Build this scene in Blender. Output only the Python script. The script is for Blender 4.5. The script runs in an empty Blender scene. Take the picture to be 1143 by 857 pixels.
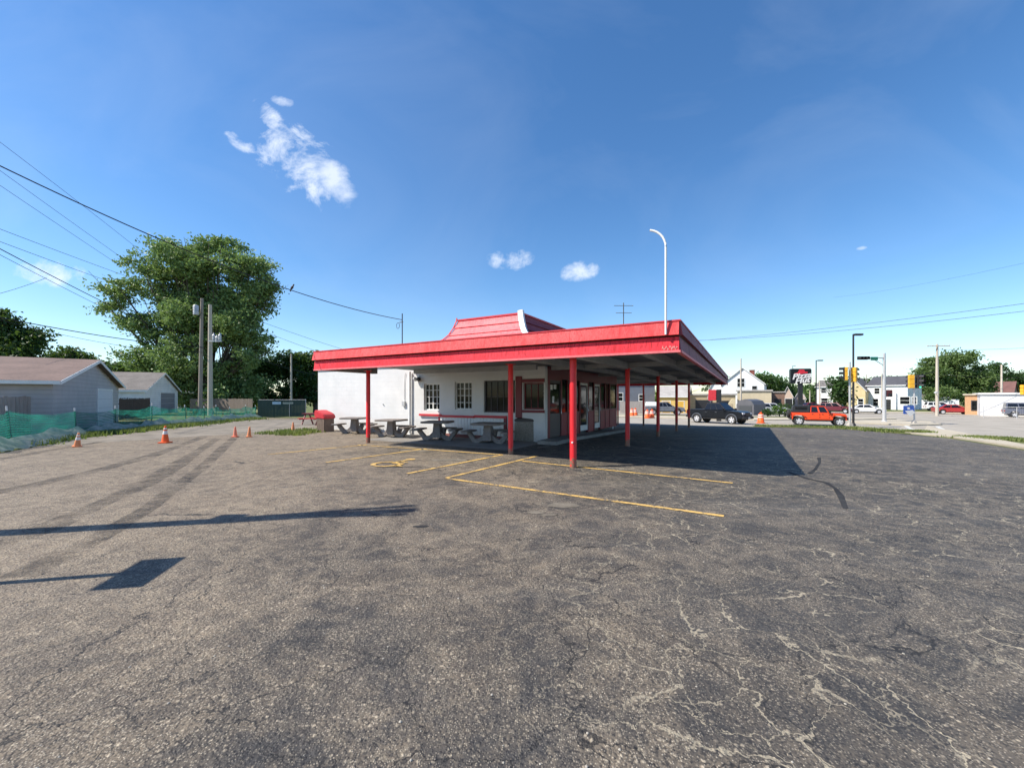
import bpy, bmesh, math, random
import numpy as np
from mathutils import Vector, Matrix
R = math.radians
sc = bpy.context.scene
COL = sc.collection
random.seed(7)

# ------------------------------------------------------------------ frame of reference
EYE, F, CX, CY = 1.70, 457.0, 571.5, 443.0
TH = R(-29.7)
UX, UY = math.cos(TH), math.sin(TH)          # along the front of the restaurant
VX, VY = -UY, UX                             # into the depth of the lot
def uv(u, v): return (UX*u + VX*v, UY*u + VY*v)
def uvinv(x, y): return (UX*x + UY*y, VX*x + VY*y)
def gv(v): return -0.03*(min(max(v, 15.0), 45.0) - 15.0)
def gz(x, y): return gv(uvinv(x, y)[1])
def G(px, py):                                # where the sight line through a measured point meets the ground
    t, s = (px-CX)/F, (py-CY)/F
    lo, hi = 0.5, 3000.0
    for _ in range(60):
        m = (lo+hi)/2
        if EYE - s*m > gz(t*m, m): lo = m
        else: hi = m
    return (t*lo, lo, gz(t*lo, lo))
def At(px, py, Y): return ((px-CX)/F*Y, Y, EYE-(py-CY)*Y/F)

# ------------------------------------------------------------------ materials
MATS = {}
class NT:
    def __init__(s, name):
        s.m = bpy.data.materials.new(name); s.m.use_nodes = True
        s.t = s.m.node_tree; s.n = s.t.nodes
        s.b = s.n['Principled BSDF']; s.out = s.n['Material Output']
        s.co = s.n.new('ShaderNodeTexCoord')
    def L(s, a, b): s.t.links.new(a, b)
    def put(s, sock, v):
        if isinstance(v, (int, float)):
            sock.default_value = v
        elif isinstance(v, (tuple, list)):
            sock.default_value = tuple(v) + ((1,) if len(v) == 3 and sock.type == 'RGBA' else ())
        else: s.L(v, sock)
    def map(s, scale=(1,1,1), vec=None, rot=(0,0,0), loc=(0,0,0)):
        q = s.n.new('ShaderNodeMapping'); s.L(vec or s.co.outputs['Object'], q.inputs[0])
        q.inputs['Scale'].default_value = scale; q.inputs['Rotation'].default_value = rot; q.inputs['Location'].default_value = loc
        return q.outputs[0]
    def noise(s, scale, detail=4, rough=.55, vec=None, dist=0, out='Fac'):
        q = s.n.new('ShaderNodeTexNoise'); s.L(vec or s.co.outputs['Object'], q.inputs['Vector'])
        q.inputs['Scale'].default_value = scale; q.inputs['Detail'].default_value = detail
        q.inputs['Roughness'].default_value = rough; q.inputs['Distortion'].default_value = dist
        return q.outputs[out]
    def vor(s, scale, feature='F1', vec=None, rand=1, out='Distance'):
        q = s.n.new('ShaderNodeTexVoronoi'); q.feature = feature
        s.L(vec or s.co.outputs['Object'], q.inputs['Vector'])
        q.inputs['Scale'].default_value = scale; q.inputs['Randomness'].default_value = rand
        return q.outputs[out]
    def ramp(s, fac, stops, interp='LINEAR'):
        q = s.n.new('ShaderNodeValToRGB'); s.L(fac, q.inputs[0]); q.color_ramp.interpolation = interp
        e = q.color_ramp.elements
        while len(e) < len(stops): e.new(.5)
        for el, (p, c) in zip(e, stops):
            el.position = p; el.color = (c, c, c, 1) if isinstance(c, (int, float)) else tuple(c)+(1,)
        return q.outputs[0]
    def mix(s, f, a, b, mode='MIX'):
        q = s.n.new('ShaderNodeMix'); q.data_type = 'RGBA'; q.blend_type = mode
        s.put(q.inputs[0], f); s.put(q.inputs[6], a); s.put(q.inputs[7], b); return q.outputs[2]
    def math(s, op, a, b=0.0, c=0.0, clamp=False):
        q = s.n.new('ShaderNodeMath'); q.operation = op; q.use_clamp = clamp
        s.put(q.inputs[0], a); s.put(q.inputs[1], b); s.put(q.inputs[2], c); return q.outputs[0]
    def bump(s, h, strength=.3, dist=.01):
        q = s.n.new('ShaderNodeBump'); q.inputs['Strength'].default_value = strength
        q.inputs['Distance'].default_value = dist; s.L(h, q.inputs['Height']); s.L(q.outputs[0], s.b.inputs['Normal'])
    def base(s, c): s.put(s.b.inputs['Base Color'], c)
    def rough(s, r): s.put(s.b.inputs['Roughness'], r)

def mat(name, col, rough=.6, var=.18, scale=3.0, bump=0, metal=0, stretch=(1,1,1), spec=None, bscale=None):
    if name in MATS: return MATS[name]
    t = NT(name); v = t.map(stretch)
    n = t.noise(scale, 6, .6, v); n2 = t.noise(scale*7, 3, .5, v)
    f = t.math('ADD', t.math('MULTIPLY', n, .7), t.math('MULTIPLY', n2, .3))
    lo = tuple(c*(1-var) for c in col); hi = tuple(min(1, c*(1+var)) for c in col)
    t.base(t.ramp(f, [(.3, lo), (.7, hi)]))
    t.rough(t.math('MULTIPLY_ADD', n, .25, rough-.12, clamp=True))
    t.b.inputs['Metallic'].default_value = metal
    if spec is not None: t.b.inputs['Specular IOR Level'].default_value = spec
    if bump: t.bump(t.noise(bscale or scale*12, 4, .6, v), bump, .02)
    MATS[name] = t.m; return t.m

def wood_panel(name, c1, c2, dark, bumpy=.6):
    t = NT(name); v = t.map((1, 1, .06)); 
    fine = t.noise(55, 3, .6, v); mid = t.noise(9, 4, .6, t.map((1,1,.12))); big = t.noise(.9, 5, .65)
    c = t.mix(t.ramp(mid, [(.35, 0.), (.65, 1.)]), c1, c2)
    c = t.mix(t.ramp(big, [(.42, 0.), (.66, .5)]), c, tuple(min(1, k*1.15+.03) for k in c2))
    c = t.mix(t.ramp(fine, [(.36, .85), (.48, 0.)]), c, dark)
    t.base(c); t.rough(.62)
    t.b.inputs['Specular IOR Level'].default_value = .3
    t.bump(t.math('ADD', fine, mid), bumpy, .012); MATS[name] = t.m; return t.m

M_red = wood_panel('red_shakes', (.64,.016,.028), (.76,.032,.052), (.33,.008,.015))
M_red2 = wood_panel('red_shakes_faded', (.68,.035,.040), (.78,.08,.082), (.42,.02,.03))
M_pink = wood_panel('faded_red_shingle', (.72,.13,.15), (.78,.2,.21), (.5,.05,.06), .4)
M_redpaint = mat('red_paint', (.62,.012,.02), .38, .16, 4, .15)
M_redtrim = mat('red_trim', (.55,.03,.04), .5, .2, 6, .1)
M_trim = mat('pink_trim', (.72,.16,.17), .6, .2, 8, .1)
M_white = None
def brick_white():
    t = NT('painted_brick')
    q = t.n.new('ShaderNodeTexBrick'); t.L(t.map((1,1,1), rot=(R(90),0,0)), q.inputs['Vector'])
    q.inputs['Scale'].default_value = 1.0; q.inputs['Brick Width'].default_value = .4; q.inputs['Row Height'].default_value = .2
    q.inputs['Mortar Size'].default_value = .008; q.inputs['Mortar Smooth'].default_value = .6
    n = t.noise(1.2, 6, .6); n2 = t.noise(14, 4, .6)
    c = t.ramp(n, [(.3, (.60,.61,.605)), (.7, (.70,.70,.69))])
    sep = t.n.new('ShaderNodeSeparateXYZ'); t.L(t.co.outputs['Object'], sep.inputs[0])
    dirt = t.math('MULTIPLY', t.ramp(sep.outputs[2], [(0., .55), (.5, 0.)]), t.ramp(n2, [(.35, 0.), (.65, 1.)]))
    c = t.mix(dirt, c, (.36,.33,.28)); t.base(c); t.rough(.75)
    h = t.math('MULTIPLY_ADD', q.outputs['Fac'], -.6, t.math('MULTIPLY', n2, .5)); t.bump(h, .5, .012)
    return t.m
M_white = brick_white()
M_whitepaint = mat('white_paint', (.74,.75,.74), .5, .08, 3, .08)
M_soffit = mat('soffit_paint', (.20,.205,.21), .7, .2, 1.5, .15)
M_beam = mat('beam_paint', (.36,.36,.36), .7, .2, 2.5, .15)
M_darkgap = mat('dark_gap', (.03,.01,.012), .8)
M_conc = mat('concrete', (.38,.35,.31), .85, .22, 6, .4)
M_conctable = mat('table_concrete', (.23,.20,.18), .85, .3, 9, .5)
M_pebble = mat('pebble_concrete', (.28,.25,.21), .85, .45, 22, .6)
M_black = mat('black_plastic', (.018,.018,.02), .5)
M_blackpaint = mat('black_paint', (.006,.007,.010), .3, .1, spec=.35)
M_steel = mat('galvanised_steel', (.5,.5,.5), .45, .15, 5, 0, .3)
M_wood = mat('weathered_wood', (.22,.18,.15), .85, .35, 3, .4, stretch=(6,6,.4))
M_woodgrey = mat('grey_fence_wood', (.30,.27,.25), .85, .3, 3, .3, stretch=(6,6,.4))
M_wooddark = mat('dark_fence_wood', (.07,.045,.035), .85, .3, 3, .3)
M_pole = mat('pole_wood', (.27,.235,.20), .85, .3, 2, .3, stretch=(6,6,.3))
M_polelight = mat('pale_pole_wood', (.46,.41,.34), .85, .25, 2, .3, stretch=(6,6,.3))
M_poledark = mat('dark_pole_wood', (.10,.08,.07), .85, .3, 2, .3, stretch=(6,6,.3))
M_yellow = mat('signal_yellow', (.8,.42,.03), .45)
M_orange = mat('safety_orange', (.85,.13,.02), .55, .15, 8)
M_orange2 = mat('faded_orange', (.75,.28,.12), .6, .25, 9)
M_refl = mat('reflective_white', (.75,.73,.7), .5, .15, 9)
M_tyre = mat('tyre_rubber', (.02,.02,.021), .8)
M_rim = mat('alloy_rim', (.62,.62,.64), .35, .1, 5, 0, .2)
M_glass = mat('car_glass', (.008,.009,.012), .08, .1, spec=.45)
def winglass():
    t = NT('window_glass'); t.base(t.ramp(t.noise(2.2, 3), [(.35, (.004,.005,.006)), (.7, (.018,.021,.024))])); t.rough(.05)
    t.b.inputs['Specular IOR Level'].default_value = .15; return t.m
M_wg = winglass()
M_chrome = mat('chrome', (.6,.6,.62), .2, .05, metal=1)
M_lamp = mat('lamp_lens', (.7,.7,.72), .15)
M_tail = mat('tail_lens', (.35,.01,.01), .2)
M_wire = mat('wire_black', (.02,.02,.022), .6)

def siding(name, c, pitch=.16, dark=.55):
    t = NT(name); w = t.n.new('ShaderNodeTexWave'); w.wave_type = 'BANDS'; w.bands_direction = 'Z'; w.wave_profile = 'SAW'
    t.L(t.co.outputs['Object'], w.inputs['Vector']); w.inputs['Scale'].default_value = 1/pitch/ (20/ (2*math.pi)) 
    n = t.noise(1.5, 5); base = t.ramp(n, [(.3, tuple(k*.88 for k in c)), (.7, tuple(min(1,k*1.08) for k in c))])
    line = t.ramp(w.outputs['Fac'], [(0., 1.), (.22, 0.)])
    t.base(t.mix(t.math('MULTIPLY', line, 1-dark), base, tuple(k*dark*.6 for k in c))); t.rough(.6)
    t.bump(w.outputs['Fac'], .5, .02); return t.m
def shingles(name, c):
    t = NT(name); n = t.noise(1.0, 5); n2 = t.noise(9, 3, .7, t.map((1,1,3)))
    f = t.math('ADD', t.math('MULTIPLY', n, .5), t.math('MULTIPLY', n2, .5))
    t.base(t.ramp(f, [(.35, tuple(k*.7 for k in c)), (.65, tuple(k*1.25 for k in c))])); t.rough(.9)
    t.bump(n2, .4, .02); return t.m

def foliage(name, dark, light, yellowish=None):
    t = NT(name)
    g = t.n.new('ShaderNodeNewGeometry')
    c = t.ramp(g.outputs['Random Per Island'], [(0., dark), (.55, tuple((a+b)/2 for a, b in zip(dark, light))), (1., light)])
    n = t.noise(.45, 3); c = t.mix(t.ramp(n, [(.35, 0.), (.7, .6)]), c, yellowish or tuple(min(1, k*1.4) for k in light))
    t.base(c); t.rough(.5); t.b.inputs['Specular IOR Level'].default_value = .35
    tr = t.n.new('ShaderNodeBsdfTranslucent'); t.L(t.mix(.5, c, (.16,.26,.03)), tr.inputs[0])
    mx = t.n.new('ShaderNodeMixShader'); mx.inputs[0].default_value = .36
    t.L(t.b.outputs[0], mx.inputs[1]); t.L(tr.outputs[0], mx.inputs[2]); t.L(mx.outputs[0], t.out.inputs[0]); return t.m
M_leafA = foliage('leaf_mid', (.030,.065,.018), (.15,.22,.07))
M_leafM = foliage('leaf_maple', (.07,.135,.04), (.27,.37,.14))
M_leafB = foliage('leaf_dark', (.010,.030,.010), (.045,.095,.022))
M_leafC = foliage('leaf_bright', (.03,.08,.012), (.13,.22,.04))
M_grassblade = foliage('grass_blade', (.07,.11,.02), (.20,.26,.06), (.28,.27,.10))
M_bark = mat('bark', (.10,.08,.062), .9, .35, 4, .6, stretch=(3,3,.5))

# --------------------------------------------------------- ground materials
def asphalt():
    t = NT('worn_asphalt')
    sep = t.n.new('ShaderNodeSeparateXYZ'); t.L(t.co.outputs['Object'], sep.inputs[0]); X, Y = sep.outputs[0], sep.outputs[1]
    wob = t.noise(.35, 5, .6, out='Color')
    wv = t.n.new('ShaderNodeVectorMath'); wv.operation = 'MULTIPLY_ADD'
    t.L(wob, wv.inputs[0]); wv.inputs[1].default_value = (1.3,1.3,0); t.L(t.co.outputs['Object'], wv.inputs[2]); W = wv.outputs[0]
    wob2 = t.noise(3.5, 4, .65, out='Color')
    w2 = t.n.new('ShaderNodeVectorMath'); w2.operation = 'MULTIPLY_ADD'
    t.L(wob2, w2.inputs[0]); w2.inputs[1].default_value = (.34,.34,0); t.L(W, w2.inputs[2]); W2 = w2.outputs[0]
    big = t.noise(.16, 6, .62, W); med = t.noise(.9, 7, .66, W); streak = t.noise(.6, 6, .65, t.map((.35, 1.6, 1), rot=(0,0,R(14)), vec=W))
    # binder + fine aggregate
    base = t.ramp(t.math('ADD', t.math('MULTIPLY', big, .5), t.math('MULTIPLY', streak, .5)), [(.38, (.036,.035,.035)), (.5, (.056,.053,.051)), (.62, (.10,.093,.085))])
    # gravelly, sand-worn zone: left of the lot
    zone = t.math('MULTIPLY_ADD', X, -.13, t.math('MULTIPLY_ADD', big, 2.6, -1.0))
    zone = t.ramp(t.math('ADD', zone, t.math('MULTIPLY', t.math('SUBTRACT', med, .5), 1.4)), [(.15, 0.), (1., 1.)])
    base = t.mix(t.math('MULTIPLY', zone, .50), base, (.30,.225,.145))
    ir = t.ramp(med, [(.45, 0.), (.7, 1.)])
    base = t.mix(t.math('MULTIPLY', ir, .26), base, (.18,.145,.105))
    dk = t.ramp(t.noise(.42, 6, .6, t.map((1,1,1), vec=W, loc=(7,3,0))), [(.40, .16), (.56, 0.)])
    base = t.mix(dk, base, (.026,.025,.026))
    fz = t.math('SUBTRACT', 1, t.math('DIVIDE', t.vor(1.55, 'DISTANCE_TO_EDGE', t.map((1,1,1), vec=W2, loc=(2,5,0))), .16), clamp=True)
    fz = t.math('MULTIPLY', fz, t.ramp(t.noise(.7, 5, .65, t.map((1,1,1), loc=(31,17,0))), [(.38, 0.), (.54, 1.)]))
    fz = t.math('MAXIMUM', fz, t.math('MULTIPLY', t.ramp(t.noise(2.4, 8, .75, W), [(.50, 0.), (.60, 1.)]), .85))
    base = t.mix(t.math('MULTIPLY', fz, t.math('MULTIPLY_ADD', zone, .30, .26)), base, (.31,.25,.175))
    gg = t.ramp(t.noise(6.5, 7, .74, W), [(.49, 0.), (.575, 1.)])
    fz = t.math('MAXIMUM', fz, t.math('MULTIPLY', gg, t.math('MULTIPLY_ADD', zone, .4, .4)))
    base = t.mix(t.math('MULTIPLY', gg, t.math('MULTIPLY_ADD', zone, .38, .09)), base, (.35,.28,.19))
    # stones: two sizes of chip with per-chip tone
    col = t.vor(92, out='Color'); sc1 = t.n.new('ShaderNodeSeparateColor'); t.L(col, sc1.inputs[0])
    d1 = t.vor(92)
    chip = t.math('MULTIPLY', t.ramp(sc1.outputs[0], [(.50, 0.), (.80, 1.)]), t.ramp(d1, [(.3, 1.), (.55, 0.)]))
    col2 = t.vor(34, out='Color'); sc2 = t.n.new('ShaderNodeSeparateColor'); t.L(col2, sc2.inputs[0])
    chip2 = t.math('MULTIPLY', t.ramp(sc2.outputs[1], [(.72, 0.), (.88, 1.)]), t.ramp(t.vor(34), [(.22, 1.), (.42, 0.)]))
    dens = t.math('ADD', t.math('MULTIPLY', zone, .30), t.math('MULTIPLY_ADD', ir, .38, .34), clamp=True)
    dens = t.math('MULTIPLY_ADD', fz, .62, t.math('MULTIPLY', dens, .9), clamp=True)
    tone = t.ramp(sc1.outputs[2], [(0., (.30,.26,.20)), (.5, (.44,.38,.29)), (1., (.62,.56,.47))])
    base = t.mix(t.math('MULTIPLY', chip, dens), base, tone)
    base = t.mix(t.math('MULTIPLY', chip2, t.math('MULTIPLY', dens, .9)), base, (.46,.39,.29))
    darkchip = t.ramp(sc1.outputs[1], [(.0, .8), (.4, 0.)])
    base = t.mix(darkchip, base, (.02,.02,.022))
    # cracks filled with pale grit
    def crack(scale, width, vec, mscale, m0, m1, off):
        e = t.vor(scale, 'DISTANCE_TO_EDGE', vec)
        wn = t.math('MULTIPLY', t.math('SUBTRACT', t.noise(4, 5, .75), .30, clamp=True), width*3.4)
        l = t.math('LESS_THAN', e, wn)
        soft = t.math('SUBTRACT', 1, t.math('DIVIDE', e, t.math('MULTIPLY_ADD', wn, 1.35, .0005)), clamp=True)
        m = t.ramp(t.noise(mscale, 4, .6, t.map((1,1,1), loc=(off, off*.7, 0))), [(m0, 0.), (m1, 1.)])
        return t.math('MULTIPLY', t.math('MAXIMUM', l, soft), m)
    c1 = crack(.34, .0022, W2, .22, .42, .54, 3.0)
    c2 = crack(.85, .0045, W2, .3, .45, .58, 11.0)
    c3 = crack(2.4, .0125, W2, .45, .46, .56, 23.0)
    right = t.ramp(X, [(.0, 0.), (1., 1.)])
    xr = t.math('MULTIPLY_ADD', X, .30, .38, clamp=True)
    cr = t.math('MULTIPLY', t.math('MAXIMUM', c1, t.math('MAXIMUM', c2, c3)), xr)
    grit = t.math('MULTIPLY', cr, t.ramp(t.noise(40, 3, .7), [(.32, .3), (.48, 1.)]))
    base = t.mix(t.math('MULTIPLY', grit, .8), base, (.46,.40,.29))
    # hairline dark cracks
    e = t.vor(1.1, 'DISTANCE_TO_EDGE', t.map((1,1,1), vec=W2, loc=(5,9,0)))
    base = t.mix(t.math('MULTIPLY', t.math('LESS_THAN', e, .0045), .8), base, (.015,.015,.016))
    # sealed, darker strip round the canopy and stalls
    t.base(base)
    t.rough(t.math('MULTIPLY_ADD', t.noise(30, 3), .2, .62)); t.b.inputs['Specular IOR Level'].default_value = .35
    h = t.math('ADD', t.math('MULTIPLY', t.ramp(d1, [(0., 1.), (.6, 0.)]), sc1.outputs[0]), t.math('MULTIPLY', t.noise(220, 2), .4))
    h = t.math('ADD', h, t.math('MULTIPLY', t.ramp(t.vor(34), [(0., 1.), (.6, 0.)]), .8))
    h = t.math('ADD', h, t.math('MULTIPLY', t.noise(6, 4), 1.5))
    h = t.math('SUBTRACT', h, t.math('MULTIPLY', cr, 1.2))
    t.bump(h, .85, .009); return t.m
def ground_mat(name, a, b, c, s=1.0, bump=.4):
    t = NT(name); n = t.noise(.3*s, 7, .65); n2 = t.noise(9*s, 5, .7)
    q = t.ramp(t.math('ADD', t.math('MULTIPLY', n, .6), t.math('MULTIPLY', n2, .4)), [(.36, a), (.5, b), (.64, c)])
    t.base(q); t.rough(.9); t.b.inputs['Specular IOR Level'].default_value = .2
    t.bump(n2, bump, .03); return t.m
M_asphalt = asphalt()
M_turf = ground_mat('dry_grass', (.075,.10,.03), (.13,.15,.05), (.23,.20,.10))
M_gravel = ground_mat('gravel_lane', (.13,.115,.095), (.22,.195,.16), (.32,.28,.23), 3)
M_road = ground_mat('concrete_road', (.26,.24,.20), (.34,.31,.265), (.41,.375,.32), 2, .1)
M_walk = ground_mat('sidewalk_concrete', (.36,.32,.25), (.45,.40,.31), (.52,.47,.38), 2, .1)
M_apron = ground_mat('apron_concrete', (.17,.16,.15), (.25,.235,.215), (.33,.31,.28), 3, .15)
M_sand = ground_mat('sandy_patch', (.10,.09,.075), (.17,.15,.12), (.28,.25,.2), 12, .4)
M_tar = ground_mat('tar_seal', (.02,.02,.022), (.03,.03,.032), (.05,.05,.05), 6, .2)
def paint(name, c, wear):
    t = NT(name); n = t.noise(28, 5, .7); n2 = t.noise(2.2, 5, .65)
    keep = t.ramp(t.math('ADD', t.math('MULTIPLY', n, .55), t.math('MULTIPLY', n2, .45)), [(wear, 0.), (wear+.09, 1.)])
    t.base(t.mix(keep, (.10,.095,.085), c)); t.rough(.7)
    t.bump(t.vor(92), .5, .006); return t.m
M_yline = paint('yellow_line_paint', (.64,.41,.12), .415)
M_fline = paint('faded_line_paint', (.36,.33,.27), .46)
M_wline = paint('white_line_paint', (.55,.55,.52), .36)

# ------------------------------------------------------------------ mesh builder
class MB:
    def __init__(s): s.v = []; s.f = []
    def add(s, vs, fs):
        o = len(s.v); s.v += [tuple(p) for p in vs]; s.f += [tuple(i+o for i in f) for f in fs]; return s
    def box(s, x0, x1, y0, y1, z0, z1, M=None):
        vs = [(x,y,z) for z in (z0,z1) for y in (y0,y1) for x in (x0,x1)]
        if M: vs = [M @ Vector(p) for p in vs]
        return s.add(vs, [(0,2,3,1),(4,5,7,6),(0,1,5,4),(2,6,7,3),(0,4,6,2),(1,3,7,5)])
    def tube(s, pts, r, n=8, cap=True):
        pts = [Vector(p) for p in pts]; rs = r if isinstance(r, (list, tuple)) else [r]*len(pts)
        rings = []; o = len(s.v)
        for i, p in enumerate(pts):
            d = (pts[min(i+1, len(pts)-1)] - pts[max(i-1, 0)]).normalized()
            a = d.cross(Vector((0,0,1)))
            if a.length < .05: a = Vector((1,0,0))
            a.normalize(); b = d.cross(a).normalized()
            for k in range(n):
                q = 2*math.pi*k/n; s.v.append(tuple(p + (a*math.cos(q)+b*math.sin(q))*rs[i]))
        for i in range(len(pts)-1):
            for k in range(n):
                s.f.append((o+i*n+k, o+i*n+(k+1)%n, o+(i+1)*n+(k+1)%n, o+(i+1)*n+k))
        if cap:
            s.f.append(tuple(o+k for k in range(n))[::-1]); s.f.append(tuple(o+(len(pts)-1)*n+k for k in range(n)))
        return s
    def lathe(s, prof, n=20, M=None, cap=True):
        o = len(s.v); vs = []
        for r, z in prof:
            for k in range(n):
                q = 2*math.pi*k/n; p = Vector((r*math.cos(q), r*math.sin(q), z)); vs.append(M @ p if M else p)
        fs = []
        for i in range(len(prof)-1):
            for k in range(n): fs.append((i*n+k, i*n+(k+1)%n, (i+1)*n+(k+1)%n, (i+1)*n+k))
        if cap: fs.append(tuple(range(n))[::-1]); fs.append(tuple((len(prof)-1)*n+k for k in range(n)))
        return s.add(vs, fs)
    def prism(s, poly, d0, d1, axis='y', M=None):      # poly in the two other axes
        n = len(poly)
        def P(a, b, d): return {'y': (a, d, b), 'x': (d, a, b), 'z': (a, b, d)}[axis]
        vs = [P(a,b,d0) for a,b in poly] + [P(a,b,d1) for a,b in poly]
        if M: vs = [M @ Vector(p) for p in vs]
        return s.add(vs, [tuple(range(n)), tuple(range(2*n-1, n-1, -1))] + [(i, i+n, (i+1)%n+n, (i+1)%n) for i in range(n)])
    def build(s, name, m, parent=None, smooth=False, bevel=0, off=None):
        me = bpy.data.meshes.new(name); me.from_pydata(s.v, [], s.f)
        if off: me.transform(Matrix.Translation((-off[0], -off[1], -off[2])))
        bm = bmesh.new(); bm.from_mesh(me); bmesh.ops.recalc_face_normals(bm, faces=bm.faces)
        if bevel:
            try: bmesh.ops.bevel(bm, geom=[e for e in bm.edges if e.is_manifold and e.calc_face_angle(0) > .5], offset=bevel, segments=2, affect='EDGES', clamp_overlap=True)
            except Exception: pass
        bm.to_mesh(me); bm.free()
        me.materials.append(m)
        if smooth:
            me.shade_smooth()
            try: me.set_sharp_from_angle(angle=R(38))
            except Exception: pass
        o = bpy.data.objects.new(name, me); COL.objects.link(o)
        if parent: o.parent = parent
        return o
def tag(o, label=None, cat=None, group=None, kind=None):
    if label: o['label'] = label
    if cat: o['category'] = cat
    if group: o['group'] = group
    if kind: o['kind'] = kind
    return o
def thing(name, label, cat, loc=(0,0,0), rz=0, group=None):
    o = bpy.data.objects.new(name, None); o.empty_display_size = .3; COL.objects.link(o)
    o.location = loc; o.rotation_euler = (0,0,rz); return tag(o, label, cat, group)
def copy_tree(o, parent=None):
    c = o.copy(); COL.objects.link(c); c.parent = parent
    for ch in [k for k in list(bpy.data.objects) if k.parent == o and k != c]: copy_tree(ch, c)
    return c

def sheet(name, pts, m, h, holes=None, thick=0):     # ground-following sheet, h metres above the terrain
    bm = bmesh.new(); vs = [bm.verts.new((p[0], p[1], 0)) for p in pts]; bm.faces.new(vs)
    bmesh.ops.triangulate(bm, faces=bm.faces[:])
    for v0 in (15.0, 45.0):
        c = uv(0, v0)
        bmesh.ops.bisect_plane(bm, geom=bm.verts[:]+bm.edges[:]+bm.faces[:], plane_co=(c[0],c[1],0), plane_no=(VX,VY,0))
    for v in bm.verts: v.co.z = gz(v.co.x, v.co.y) + h
    bmesh.ops.recalc_face_normals(bm, faces=bm.faces)
    for f in bm.faces:
        if f.normal.z < 0: f.normal_flip()
    if thick:
        r = bmesh.ops.extrude_face_region(bm, geom=bm.faces[:])
        for v in [e for e in r['geom'] if isinstance(e, bmesh.types.BMVert)]: v.co.z += thick
    me = bpy.data.meshes.new(name); bm.to_mesh(me); bm.free(); me.materials.append(m)
    o = bpy.data.objects.new(name, me); COL.objects.link(o); o['kind'] = 'structure'; return o
def P2(*pp): return [G(*p)[:2] for p in pp]
def line(name, a, b, w, m, h=.004*3, ext=0):
    a = Vector(a[:2]); b = Vector(b[:2]); d = (b-a).normalized(); n = Vector((-d.y, d.x))*w/2
    return sheet(name, [a+n, b+n, b-n, a-n], m, h)

# ------------------------------------------------------------------ ground
S = 2500
corners = [(-S,-S),(S,-S),(S,S),(-S,S)]
sheet('ground', corners, M_turf, 0)
net_base = [(-260,560),(12.3,498.7),(85.7,486.5),(128.6,482.5),(168.7,477.5),(207.7,473.7),(241.4,470.5),(259,469),(285,466.5)]
lot = P2(*net_base[1:]) + P2((345,466.5),(420,468.5),(560,470.5),(690,472.5),(780,474.8),(870,477.2),(945,479),(1016,485),(1061,489.5),(1143,502.5),(1400,541)) 
lot += [(60,-12),(-60,-12),(-26,7)]
sheet('parking_lot', lot, M_asphalt, .004)
# gravel lane along the net
lane = P2((18,500.5),(86,489),(129,485),(169,480),(207.7,476),(242,472.5),(285,468.5),(345,468.5),(352,476),(300,481.5),(262,484.5),(205,488))
road = [p for p in P2((-200,472.6),(420,470),(560,471.5),(690,473),(780,475.4),(870,476.6),(945,477.9),(1016,484.0),(1061,487.4),(1143,499.5),(1400,536))]
road = P2((560,470.8),(690,472.8),(780,475.1),(870,476.4),(945,477.4),(1016,483.6),(1061,487.2),(1143,499.4),(1400,536)) + [(260,40),(260,70)] + P2((1143,462.5),(1050,460.3),(900,459.8),(690,459.3),(560,459.3))
sheet('road', road, M_road, .008)
sheet('sidewalk', P2((1035,476.0),(1062,481.5),(1100,489.5),(1143,498),(1400,533),(1400,537.5),(1143,501.7),(1061,488.6),(1010,483.9),(1030,482)), M_walk, .012, thick=.08)
sheet('traffic_island', P2((945,470.5),(1000,469.5),(1038,471.5),(1052,474.5),(1016,475.3),(960,473.0)), M_walk, .012, thick=.1)
sheet('median_strip', P2((560,463.3),(700,463.8),(842,466.8),(1000,467.3),(1000,468.2),(842,469.6),(700,466.0),(560,465.2)), M_walk, .012, thick=.1)
sheet('median_grass', P2((560,462.3),(700,462.6),(842,465.0),(930,465.5),(930,466.8),(842,466.4),(700,463.6),(560,463.1)), M_turf, .016)
sheet('far_sidewalk', P2((560,459.4),(880,459.9),(1050,461.2),(1143,463.6),(1400,470),(1400,468.5),(1143,462.2),(1050,460.2),(880,459.2),(560,458.8)), M_walk, .012, thick=.08)
sheet('verge_strip', P2((842,475.2),(880,475.2),(945,476.4),(1016,481.5),(1016,484.9),(945,478.8),(870,477.0),(842,476.2)), M_turf, .016, thick=.05)
sheet('verge_strip', P2((1085,487.2),(1143,491.5),(1400,517),(1400,530),(1143,496.5),(1100,489.2)), M_turf, .016, thick=.03)
sheet('verge_strip', P2((0,496.5),(86,484),(129,480.5),(169,475.5),(207.7,472),(242,469.5),(285,465.5),(285,468),(242,472),(207.7,475.7),(169,480),(129,485.2),(86,490),(14,503.5),(-120,524),(-120,515)), M_turf, .010)
sheet('weedy_strip', P2((300,484.5),(352,478.5),(352,480.8),(318,485.8)), M_turf, .010)
sheet('gravel_lane', lane, M_gravel, .008)
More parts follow.
